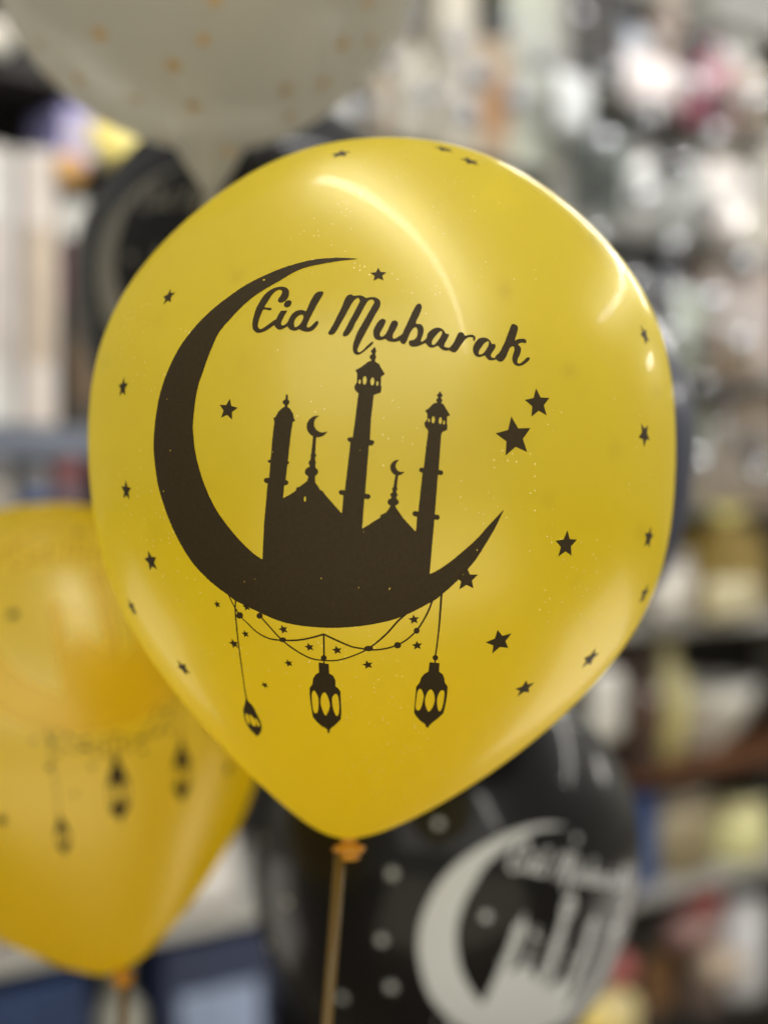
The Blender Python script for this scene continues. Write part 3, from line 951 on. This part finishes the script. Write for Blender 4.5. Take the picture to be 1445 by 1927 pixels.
def box_data(x0, x1, y0, y1, z0, z1, bevel=0.0):
    bm = bmesh.new()
    bmesh.ops.create_cube(bm, size=1)
    for v in bm.verts:
        v.co = Vector(((x0 + x1) / 2 + v.co.x * (x1 - x0), (y0 + y1) / 2 + v.co.y * (y1 - y0), (z0 + z1) / 2 + v.co.z * (z1 - z0)))
    if bevel:
        bmesh.ops.bevel(bm, geom=bm.edges[:], offset=bevel, segments=2, affect='EDGES')
    bm.verts.index_update()
    V = [v.co.copy() for v in bm.verts]
    F = [tuple(v.index for v in f.verts) for f in bm.faces]
    bm.free()
    return V, F

def put_box(name, mat, parent, x0, x1, y0, y1, z0, z1, bevel=0.0):
    V, F = box_data(x0, x1, y0, y1, z0, z1, bevel)
    return mesh_obj(name, V, F, mat, parent, smooth=False)

SHW = 0.40                                        # depth of the shelf
GREY = paint((0.30, 0.30, 0.27), 0.5, spot=(0.25, 0.25, 0.23), scale=6)
DARK = paint((0.022, 0.019, 0.016), 0.6, spot=(0.015, 0.013, 0.011), scale=8)
PALE = paint((0.46, 0.45, 0.42), 0.45, spot=(0.40, 0.39, 0.36), scale=6)
BLUEG = paint((0.16, 0.18, 0.23), 0.5, spot=(0.13, 0.15, 0.19), scale=6)
WOOD = paint((0.16, 0.062, 0.022), 0.55, spot=(0.10, 0.038, 0.014), scale=14)

S_L, S_M, S_R = su(-260), su(1046), su(1700)
LB = {'lA': 0.615, 'lB': 0.12, 'lC': -0.12, 'lD': -0.605, 'lE': -0.90}
RB = {'rA': 0.80, 'rB': 0.545, 'rC': 0.285, 'rD': 0.0, 'rE': -0.215, 'rF': -0.50, 'rG': -0.73, 'rH': -1.02}

def bay(name, label, s0, s1, boards, back, edge):
    t = empty(name, sp((s0 + s1) / 2, 0, -1.25), ROT)
    tag(t, label, 'shelf unit')
    w = s1 - s0
    top = 1.02
    put_box('back_panel', back, t, -w / 2, w / 2, SHW, SHW + 0.02, 0, top + 1.25)
    put_box('upright', edge, t, -w / 2 - 0.012, -w / 2 + 0.010, 0.0, SHW - 0.002, 0, top + 1.25)
    put_box('upright', edge, t, w / 2 - 0.010, w / 2 + 0.010, 0.0, SHW - 0.002, 0, top + 1.25)
    for k, (z, m) in enumerate(boards):
        th = 0.045 if m is BLUEG else 0.022
        put_box('shelf_board', m, t, -w / 2 + 0.0125, w / 2 - 0.0125, 0.004, SHW - 0.003, z + 1.25 - th, z + 1.25, 0.002)
    return t

bay('shelf_unit', 'grey metal shelf unit with dark back, behind the yellow balloons', S_L, S_M,
    [(LB['lA'], DARK), (LB['lB'], BLUEG), (LB['lC'], GREY), (LB['lD'], PALE), (LB['lE'], DARK), (-1.24 + .03, DARK), (1.01, GREY)], DARK, GREY)
bay('shelf_unit', 'taller packed shelf unit with a wooden board, filling the right side', S_M + 0.024, S_R,
    [(RB['rA'], GREY), (RB['rB'], GREY), (RB['rC'], GREY), (RB['rD'], DARK), (RB['rE'], PALE), (RB['rF'], WOOD), (RB['rG'], PALE), (RB['rH'], DARK), (1.01, GREY)],
    paint((0.03, 0.028, 0.025), 0.6), GREY)

# --- goods.  Each maker builds a thing of width w, height h in its own frame (x along shelf, y to the back, z up from its base)
def goods(name, label, cat, s, wback, z, turn=0.0, group=None):
    t = empty(name, sp(s, -wback, z), (0, 0, TH + turn + random.uniform(-0.25, 0.25)))
    tag(t, label, cat, group)
    return t

def carton(t, w, h, d, m, m2=None, lid=None):
    put_box('carton_body', m, t, -w / 2, w / 2, 0, d, 0, h, min(w, h) * 0.02)
    if m2 is not None:
        put_box('label_panel', m2, t, -w * 0.38, w * 0.38, -0.0015, 0.001, h * 0.22, h * 0.72)
    if lid is not None:
        put_box('lid', lid, t, -w / 2 - .003, w / 2 + .003, -0.003, d + .003, h, h + h * 0.14, 0.003)

def pouch(t, w, h, d, m, m2=None):
    V, F = [], []
    nx, ny = 14, 16
    for side in (0, 1):
        for j in range(ny + 1):
            for i in range(nx + 1):
                u, v = i / nx, j / ny
                bul = (max(0, 1 - (2 * u - 1) ** 4) * max(0, 1 - (2 * v - 1) ** 6)) ** 0.6
                wr = 0.05 * math.sin(u * 23 + v * 9) * bul
                y = d * 0.5 * (bul + wr) * (1 if side else -1)
                V.append(Vector(((u - 0.5) * w * (1 - 0.03 * math.sin(v * 9)), d / 2 + y, v * h)))
    o = (nx + 1) * (ny + 1)
    for side in (0, 1):
        for j in range(ny):
            for i in range(nx):
                a_ = side * o + j * (nx + 1) + i
                q = (a_, a_ + 1, a_ + nx + 2, a_ + nx + 1)
                F.append(q if side == 0 else tuple(reversed(q)))
    mesh_obj('bag', V, F, m, t)
    if m2 is not None:
        put_box('header_card', m2, t, -w * 0.5, w * 0.5, d / 2 - 0.003, d / 2 + 0.003, h * 0.93, h * 1.12, 0.001)

def bottle(t, w, h, m, cap, band=None):
    r = w / 2
    V, F = lathe_data([(r * .92, 0), (r, h * .02), (r, h * .62), (r * .9, h * .70), (r * .45, h * .80), (r * .38, h * .86)], 28)
    mesh_obj('bottle_body', V, F, m, t)
    V, F = lathe_data([(r * .46, h * .86), (r * .46, h * .98), (r * .40, h)], 24)
    mesh_obj('cap', V, F, cap, t)
    if band is not None:
        V, F = lathe_data([(r * 1.01, h * .15), (r * 1.012, h * .16), (r * 1.012, h * .52), (r * 1.01, h * .53)], 28, cap=False)
        mesh_obj('label_band', V, F, band, t)

def jar(t, w, h, m, lid):
    r = w / 2
    V, F = lathe_data([(r * .85, 0), (r, h * .06), (r, h * .72), (r * .86, h * .82)], 28)
    mesh_obj('jar_body', V, F, m, t)
    V, F = lathe_data([(r * .90, h * .82), (r * .92, h * .84), (r * .92, h * .97), (r * .86, h)], 28)
    mesh_obj('lid', V, F, lid, t)

def vase(t, w, h, m, m2=None):
    r = w / 2
    V, F = lathe_data([(r * .5, 0), (r * .6, h * .03), (r * .95, h * .3), (r, h * .45), (r * .85, h * .65), (r * .42, h * .84), (r * .40, h * .93), (r * .55, h)], 32)
    mesh_obj('vase_body', V, F, m, t)
    if m2 is not None:
        V, F = lathe_data([(r * .55, h), (r * .60, h * 1.01), (r * .60, h * 1.03), (r * .5, h * 1.03)], 32)
        mesh_obj('rim', V, F, m2, t)

def bowl(t, w, h, m, m2=None):
    r = w / 2
    V, F = lathe_data([(r * .42, 0), (r * .46, h * .08), (r * .8, h * .4), (r * .97, h * .8), (r, h), (r * .95, h), (r * .9, h * .8), (r * .7, h * .4), (r * .3, h * .15)], 36)
    mesh_obj('bowl_body', V, F, m, t)
    if m2 is not None:
        V, F = lathe_data([(r * 1.0, h), (r * 1.02, h * 1.01), (r * 1.02, h * 1.06), (r * .96, h * 1.06), (r * .955, h)], 36, cap=False)
        mesh_obj('rim', V, F, m2, t)

def plush(t, w, h, m, m2):
    bm = bmesh.new()
    bmesh.ops.create_icosphere(bm, subdivisions=4, radius=0.5)
    for v in bm.verts:
        k = 1 + 0.05 * math.sin(v.co.x * 17) * math.cos(v.co.z * 13)
        v.co = Vector((v.co.x * w * k, v.co.y * w * 0.8 + w * 0.4, v.co.z * h * k + h / 2))
    V = [v.co.copy() for v in bm.verts]; bm.verts.index_update()
    F = [tuple(v.index for v in f.verts) for f in bm.faces]
    bm.free()
    mesh_obj('ball_body', V, F, m, t)
    V, F = lathe_data([(w * .05, h * .99), (w * .09, h * 1.01), (w * .07, h * 1.05), (w * .02, h * 1.07)], 16)
    o = mesh_obj('tie', V, F, m2, t); o.location = (0, w * 0.4, 0)

def roll(t, w, h, m, m2):
    r = w / 2
    V, F = lathe_data([(r, 0), (r, h), (r * .97, h + .001), (r * .4, h + .001), (r * .4, h * .9)], 30)
    mesh_obj('roll_body', V, F, m, t)
    V, F = lathe_data([(r * .38, 0.0), (r * .38, h * 1.03), (r * .3, h * 1.03)], 20)
    mesh_obj('core', V, F, m2, t)

def item(kind, label, cat, px0, px1, ytop, board, c1, c2=None, back=0.0, ybot=None, depth=None, rough=0.5, metal=0.0, turn=0.0, spot=None, group=None, scale=30, coat=0.0):
    """a good seen between photo columns px0..px1 with its top at photo row ytop, standing on a board (or, with ybot, hanging)"""
    s0, s1 = su(px0, -back), su(px1, -back)
    s = (s0 + s1) / 2
    w = (s1 - s0) * 0.97
    xc = (px0 + px1) / 2
    yd = hit(xc, CY, -back).y
    zt = (CY - ytop) / FPX * yd
    if ybot is not None:
        zb = (CY - ybot) / FPX * yd
    else:
        zb = (LB.get(board) if board in LB else RB[board]) + 0.0008
    h = zt - zb
    if h < 0.01: raise ValueError(label)
    d = depth if depth else min(0.14, max(0.05, w * 0.7))
    nm = {'carton': 'carton', 'lidbox': 'gift_box', 'pouch': 'packet', 'bottle': 'bottle', 'jar': 'jar', 'vase': 'vase', 'bowl': 'bowl', 'plush': 'ball', 'roll': 'paper_roll'}[kind]
    rnd = kind in ('bottle', 'jar', 'vase', 'bowl', 'roll')
    t = goods(nm, label, cat, s, back + 0.006 + (w / 2 if rnd else 0), zb, turn, group)
    lum = sum(c1) / 3
    if lum > 0.33: c1 = tuple(min(0.86, v * 1.22) for v in c1); spot = None if spot is None else [min(0.86, v * 1.2) for v in spot]
    m1 = paint(c1, rough, metal, spot, scale, coat)
    m2 = None if c2 is None else paint(c2, 0.5)
    if kind == 'carton': carton(t, w, h, d, m1, m2)
    elif kind == 'lidbox': carton(t, w, h / 1.14, d, m1, None, m2)
    elif kind == 'pouch':
        pouch(t, w, h / (1.12 if m2 else 1), d * .6, m1, m2)
        if board is None:      # it hangs from a hook on the back panel
            V, F = cyl_pts((0, d * .3, h * 0.99), (0, (-back + 0.002) if back < 0 else (SHW - back - 0.002), h * 0.99), 0.002, 0.002, 8)
            mesh_obj('hook', V, F, GREY, t)
    elif kind == 'bottle': bottle(t, w, h, m1, m2 or m1, paint([min(1, c * .6 + .2) for c in c1]))
    elif kind == 'jar': jar(t, w, h, m1, m2 or m1)
    elif kind == 'vase': vase(t, w, h, m1, m2)
    elif kind == 'bowl': bowl(t, w, h, m1, m2)
    elif kind == 'plush': plush(t, w, h, m1, m2 or m1)
    elif kind == 'roll': roll(t, w, h, m1, m2 or m1)
    return t

WHITE = (0.72, 0.71, 0.68); CREAM = (0.62, 0.57, 0.46); BEIGE = (0.42, 0.36, 0.27); SILV = (0.62, 0.65, 0.70)
# left unit ---------------------------------------------------------------
item('plush', 'creamy white bundle at the top left corner, above the dark gap', 'bundle', -70, 62, 12, 'lA', (0.75, 0.70, 0.62), (0.5, 0.4, 0.3), spot=(0.6, 0.5, 0.45), scale=12)
item('carton', 'tall white carton on the blue-grey board, against the left edge', 'carton', -60, 44, 268, 'lB', (0.50, 0.50, 0.49), (0.55, 0.50, 0.47), depth=0.2, spot=(0.42, 0.40, 0.38), scale=9)
item('carton', 'tall pinkish white carton with an orange mark on the blue-grey board', 'carton', 48, 112, 280, 'lB', (0.52, 0.46, 0.43), (0.56, 0.46, 0.36), depth=0.2, spot=(0.50, 0.47, 0.44), scale=9)
item('carton', 'lavender and blue printed carton under the dotted balloon', 'carton', 118, 190, 196, None, (0.34, 0.33, 0.62), (0.55, 0.50, 0.60), ybot=300, depth=0.12, back=0.02)
item('pouch', 'bright yellow and cream packet under the dotted balloon', 'packet', 186, 318, 214, None, (0.72, 0.60, 0.16), (0.12, 0.20, 0.55), ybot=305, depth=0.12, spot=(0.75, 0.68, 0.42), scale=10)
item('plush', 'orange ball beside the yellow packet', 'ball', 122, 182, 282, None, (0.62, 0.36, 0.13), (0.4, 0.2, 0.1), ybot=345, back=-0.03)
item('carton', 'short light grey carton right of the tall cartons', 'carton', 122, 214, 378, None, (0.52, 0.52, 0.49), (0.56, 0.56, 0.54), ybot=448, depth=0.15)
item('carton', 'maroon carton between grey carton and dark balloon', 'carton', 134, 190, 452, None, (0.105, 0.045, 0.055), None, ybot=570, depth=0.15, spot=(0.12, 0.06, 0.07))
item('carton', 'brown black carton under the maroon carton', 'carton', 134, 200, 574, 'lB', (0.06, 0.048, 0.036), (0.14, 0.09, 0.05), depth=0.15)
item('jar', 'beige squat jar under the blue-grey board at the left edge', 'jar', -30, 48, 862, 'lC', (0.34, 0.31, 0.27), (0.25, 0.24, 0.24))
item('jar', 'dark blue jar under the blue-grey board', 'jar', 52, 112, 878, 'lC', (0.05, 0.09, 0.22), (0.26, 0.26, 0.28))
item('jar', 'red lidded jar touching the edge of the sharp balloon', 'jar', 114, 172, 852, 'lC', (0.16, 0.10, 0.12), (0.36, 0.11, 0.11))
item('bowl', 'stack of white bowls below the blurred yellow balloon, far left', 'bowl', -120, 96, 1735, 'lD', (0.66, 0.64, 0.58), (0.60, 0.5, 0.45), spot=(0.62, 0.55, 0.5), scale=8)
item('bowl', 'grey bowl with a pink patch left of the orange knot', 'bowl', 98, 214, 1752, 'lD', (0.42, 0.39, 0.35), (0.50, 0.32, 0.28), spot=(0.5, 0.36, 0.31), scale=8)
item('pouch', 'white puffy packet between yellow and black balloons', 'packet', 330, 486, 1560, 'lD', (0.68, 0.66, 0.63), None, depth=0.18, spot=(0.55, 0.52, 0.49), scale=6)
item('carton', 'navy blue carton filling the bottom left corner', 'carton', -120, 168, 1866, 'lE', (0.020, 0.045, 0.13), (0.03, 0.06, 0.17), depth=0.2)
item('bottle', 'cream bottle under the orange knot of the blurred yellow balloon', 'bottle', 200, 296, 1812, 'lE', (0.40, 0.39, 0.33), (0.45, 0.44, 0.38), back=0.02)
item('carton', 'navy carton with a pale blue cloud print left of the black balloon', 'carton', 312, 520, 1770, 'lE', (0.022, 0.034, 0.085), (0.32, 0.40, 0.58), depth=0.2)
# goods above the sharp balloon, on the top board of the left unit
for k, (x0, x1, yt, c, c2, lab, kind) in enumerate([
        (556, 622, 40, (0.40, 0.36, 0.28), (0.5, 0.46, 0.4), 'olive beige carton next to the dotted balloon, topmost board', 'carton'),
        (626, 692, 150, (0.60, 0.61, 0.62), (0.62, 0.62, 0.6), 'silvery white short bottle right of the olive beige carton', 'bottle'),
        (700, 760, -60, (0.50, 0.43, 0.33), (0.58, 0.52, 0.44), 'tan packet rising out of the picture above the sharp balloon', 'pouch'),
        (764, 826, 30, (0.58, 0.55, 0.46), (0.30, 0.28, 0.26), 'cream bottle with grey cap above the sharp balloon', 'bottle'),
        (830, 902, -60, (0.62, 0.58, 0.48), (0.60, 0.56, 0.50), 'tall cream carton left of the orange marked carton', 'carton'),
        (906, 962, 70, (0.50, 0.38, 0.26), (0.56, 0.30, 0.13), 'tan carton with an orange mark above the sharp balloon', 'carton'),
        (966, 1036, -60, (0.48, 0.51, 0.43), (0.58, 0.60, 0.54), 'pale green tall carton beside the upright', 'carton')]):
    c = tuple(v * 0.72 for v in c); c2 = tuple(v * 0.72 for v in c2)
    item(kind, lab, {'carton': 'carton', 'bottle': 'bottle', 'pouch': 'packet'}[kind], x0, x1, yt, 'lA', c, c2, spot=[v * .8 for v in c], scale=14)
item('plush', 'round bluish white foil ball right above the sharp balloon', 'foil ball', 905, 1010, 300, None, (0.62, 0.66, 0.78), (0.5, 0.5, 0.5), ybot=420, rough=0.3)
# right unit ---------------------------------------------------------------
R_ITEMS = [
    ('carton', 'black carton at the top, right of the upright', 'carton', 1062, 1176, -60, 'rA', (0.018, 0.016, 0.015), None),
    ('bottle', 'blue grey bottle among black goods at the top', 'bottle', 1180, 1246, 0, 'rA', (0.34, 0.38, 0.44), (0.2, 0.22, 0.26)),
    ('carton', 'rosy tan carton at the top edge', 'carton', 1252, 1306, -60, 'rA', (0.42, 0.32, 0.26), (0.4, 0.3, 0.25)),
    ('carton', 'dark olive carton at the top edge', 'carton', 1310, 1356, -60, 'rA', (0.06, 0.06, 0.045), None),
    ('jar', 'pale grey green jar at the top right corner', 'jar', 1360, 1450, 20, 'rA', (0.40, 0.41, 0.37), (0.5, 0.5, 0.5)),
    ('lidbox', 'white lidded gift box right of the upright, below the black carton', 'gift box', 1062, 1182, 250, 'rB', (0.11, 0.13, 0.12), (0.66, 0.68, 0.68)),
    ('vase', 'tall glossy white vase standing right of the sharp balloon', 'vase', 1196, 1282, 214, 'rB', (0.74, 0.77, 0.72), None),
    ('jar', 'whitish round jar right of the glossy white vase', 'jar', 1290, 1360, 262, 'rB', (0.58, 0.61, 0.60), (0.66, 0.66, 0.64)),
    ('carton', 'cream carton at the right edge beside the whitish jar', 'carton', 1364, 1470, 250, 'rB', (0.56, 0.53, 0.46), (0.6, 0.57, 0.5)),
    ('plush', 'large pearl white foil ball touching the shoulder of the sharp balloon', 'foil ball', 1070, 1186, 480, 'rC', (0.66, 0.69, 0.72), (0.5, 0.5, 0.5)),
    ('carton', 'black carton under the glossy white vase', 'carton', 1190, 1256, 500, 'rC', (0.022, 0.022, 0.024), (0.08, 0.08, 0.09)),
    ('vase', 'slate blue vase beside the black carton', 'vase', 1262, 1330, 480, 'rC', (0.20, 0.22, 0.29), None),
    ('carton', 'rosy beige carton at the right edge above the brown one', 'carton', 1336, 1460, 490, 'rC', (0.50, 0.42, 0.38), (0.62, 0.56, 0.54)),
    ('plush', 'grey ball in the dark gap right of the sharp balloon', 'ball', 1196, 1276, 770, 'rD', (0.26, 0.27, 0.28), (0.2, 0.2, 0.2)),
    ('carton', 'pale green carton in the middle of the right unit', 'carton', 1282, 1342, 760, 'rD', (0.28, 0.31, 0.26), (0.34, 0.36, 0.32)),
    ('carton', 'taupe brown carton at the right edge, middle height', 'carton', 1346, 1470, 745, 'rD', (0.26, 0.21, 0.16), (0.38, 0.33, 0.28)),
    ('jar', 'grey white jar beside the edge of the sharp balloon', 'jar', 1268, 1330, 1040, 'rE', (0.48, 0.46, 0.43), (0.40, 0.38, 0.36)),
    ('lidbox', 'golden yellow lidded box at the right edge', 'gift box', 1342, 1470, 955, 'rE', (0.28, 0.20, 0.05), (0.78, 0.60, 0.20)),
    ('carton', 'dark brown carton just below the sharp balloon shoulder', 'carton', 1176, 1256, 1225, 'rF', (0.035, 0.018, 0.012), None),
    ('vase', 'olive yellow vase on the wooden board', 'vase', 1260, 1330, 1205, 'rF', (0.36, 0.32, 0.13), None),
    ('bowl', 'big white bowl on the wooden board at the right edge', 'bowl', 1322, 1480, 1300, 'rF', (0.58, 0.56, 0.50), (0.62, 0.62, 0.60)),
    ('carton', 'royal blue carton right of the black balloon', 'carton', 1186, 1252, 1500, 'rG', (0.022, 0.055, 0.17), (0.03, 0.08, 0.22)),
    ('jar', 'khaki jar under the wooden board', 'jar', 1258, 1390, 1495, 'rG', (0.27, 0.22, 0.12), (0.22, 0.18, 0.13)),
    ('jar', 'pale yellow jar under the wooden board at the right edge', 'jar', 1396, 1480, 1515, 'rG', (0.60, 0.55, 0.26), (0.60, 0.55, 0.30)),
    ('carton', 'near black carton in the lowest row', 'carton', 1196, 1290, 1735, 'rH', (0.018, 0.017, 0.014), (0.16, 0.08, 0.03)),
    ('jar', 'dark jar with a red lid in the lowest row', 'jar', 1322, 1392, 1680, 'rH', (0.20, 0.15, 0.13), (0.30, 0.035, 0.03)),
    ('jar', 'silvery jar at the right edge of the lowest row', 'jar', 1398, 1470, 1700, 'rH', (0.55, 0.56, 0.60), (0.6, 0.6, 0.62)),
]
CLIPS = [   # packets hanging from the clip strips along the board edges: columns, rows, colour
    (1062, 1128, 128, 250, (0.42, 0.44, 0.45), 'white packet clipped to the board edge right of the upright'),
    (1196, 1296, 98, 196, (0.55, 0.50, 0.50), 'bright pinkish white packet clipped high on the right unit'),
    (1306, 1388, 66, 232, (0.34, 0.10, 0.15), 'maroon packet clipped high on the right unit'),
    (1396, 1470, 120, 250, (0.34, 0.28, 0.22), 'brown packet clipped at the right edge, high up'),
    (1128, 1190, 244, 330, (0.10, 0.13, 0.12), 'dark green packet hanging below the white clipped one'),
    (1342, 1440, 300, 452, (0.66, 0.60, 0.58), 'pale pink packet clipped at the right edge'),
    (1196, 1262, 560, 660, (0.30, 0.31, 0.33), 'grey packet clipped beside the sharp balloon shoulder'),
    (1290, 1352, 540, 700, (0.36, 0.40, 0.34), 'sage green packet clipped in the right unit'),
    (1356, 1450, 620, 720, (0.22, 0.16, 0.11), 'brown packet clipped at the right edge below the pink one'),
    (1268, 1340, 860, 950, (0.30, 0.25, 0.20), 'taupe packet clipped near the edge of the sharp balloon'),
    (1240, 1330, 1080, 1160, (0.56, 0.53, 0.48), 'cream packet clipped on the pale board'),
    (1346, 1450, 1090, 1165, (0.50, 0.45, 0.28), 'straw yellow packet clipped on the pale board at the right edge'),
    (1128, 1196, 1262, 1400, (0.50, 0.49, 0.45), 'pale grey packet clipped above the black balloon'),
    (1212, 1262, 1300, 1400, (0.07, 0.035, 0.02), 'dark brown packet clipped on the wooden board')]
for (x0, x1, ya, yb, c, lab) in CLIPS:
    item('pouch', lab, 'packet', x0, x1, ya, None, c, None, ybot=yb, back=-0.075, depth=0.07, rough=0.22, coat=1.0, spot=[min(1, v * 1.15) for v in c], scale=22)
for (k, lab, cat, x0, x1, yt, b, c, c2) in R_ITEMS:
    if b in ('rE', 'rF', 'rG', 'rH'):
        c = tuple(min(.85, v * 1.3) for v in c); c2 = None if c2 is None else tuple(min(.85, v * 1.3) for v in c2)  # lower rows brightened in colour, standing in for light missing there
    gloss = 0.2 if k in ('vase', 'plush') else 0.5
    item(k, lab, cat, x0, x1, yt, b, c, c2, rough=gloss, metal=0.5 if k == 'plush' and c[0] > .5 else 0.0, coat=1.0 if k in ('vase', 'jar', 'bottle') else 0.0, spot=[v * .75 for v in c], scale=16, back=0.01)
# small baubles added before the boards for bright glints and contrast
def bauble_kind(label, group, c, metal, rough, spots):
    m = paint(c, rough, metal, coat=1.0)
    proto = None
    for (px, py, rp) in spots:
        w_ = 0.085
        p = hit(px, py, w_)
        rr = rp / FPX * p.y
        if proto is None:
            t = empty('bauble', p, (0, 0, TH))
            tag(t, label, 'bauble', group)
            V, F = lathe_data([(max(0.0001, math.sin(math.pi * i / 19)), -math.cos(math.pi * i / 19)) for i in range(20)], 24)
            mesh_obj('bauble_ball', V, F, m, t)
            V, F = lathe_data([(0.16, 0.97), (0.16, 1.14), (0.05, 1.2)], 12)
            mesh_obj('cap', V, F, GREY, t)
            V, F = cyl_pts((0, 0, 1.15), (0, 4.6, 1.9), 0.05, 0.05, 8)
            mesh_obj('hook', V, F, GREY, t)
            proto = t
            kids = list(t.children)
            t.scale = (rr,) * 3
        else:
            t = proto.copy(); COL.objects.link(t)
            t.location = p; t.scale = (rr,) * 3
            for k in kids:
                c_ = k.copy(); COL.objects.link(c_); c_.parent = t
rb = random.Random(3)
bauble_kind('small shiny silver bauble added for highlights before the right shelves', 'silver baubles along the shelf fronts', (0.72, 0.75, 0.80), 0.85, 0.22,
            [(1095 + (k * 137) % 350 + rb.uniform(-14, 14), 30 + k * 31 + rb.uniform(-12, 12), rb.uniform(13, 25)) for k in range(30)])
bauble_kind('small black bauble added for contrast before the shelves', 'black baubles along the shelf fronts', (0.015, 0.016, 0.02), 0.0, 0.2,
            [(1080 + (k * 211) % 360 + rb.uniform(-14, 14), 45 + k * 47 + rb.uniform(-16, 16), rb.uniform(16, 30)) for k in range(18)])
bauble_kind('small bluish grey bauble added above the sharp balloon', 'grey baubles above the sharp balloon', (0.30, 0.32, 0.36), 0.3, 0.3,
            [(600 + (k * 173) % 450 + rb.uniform(-14, 14), 20 + k * 17 + rb.uniform(-10, 10), rb.uniform(14, 26)) for k in range(13)])
# small things in front, lowest right
item('plush', 'pinkish red ball touching the rim of the black balloon', 'ball', 1156, 1214, 1800, None, (0.50, 0.14, 0.13), (0.3, 0.1, 0.1), ybot=1868, back=0.0)
item('pouch', 'golden packet in the lowest row beside the black balloon', 'packet', 1110, 1262, 1862, 'rH', (0.70, 0.55, 0.16), (0.60, 0.50, 0.28), depth=0.12, spot=(0.66, 0.60, 0.42), scale=8)
item('plush', 'dusty pink ball below the red lid', 'ball', 1300, 1376, 1735, None, (0.30, 0.17, 0.15), (0.3, 0.2, 0.2), ybot=1800, back=-0.06)
item('plush', 'beige ball in the bottom right corner', 'ball', 1350, 1424, 1795, None, (0.46, 0.37, 0.28), (0.3, 0.2, 0.2), ybot=1860, back=-0.08)

# floor of the shop, far below
fv = [Vector((-12, -8, -1.25)), Vector((12, -8, -1.25)), Vector((12, 12, -1.25)), Vector((-12, 12, -1.25))]
tag(mesh_obj('floor', fv, [(0, 1, 2, 3)], paint((0.16, 0.12, 0.08), 0.5, scale=3), smooth=False), kind='structure')
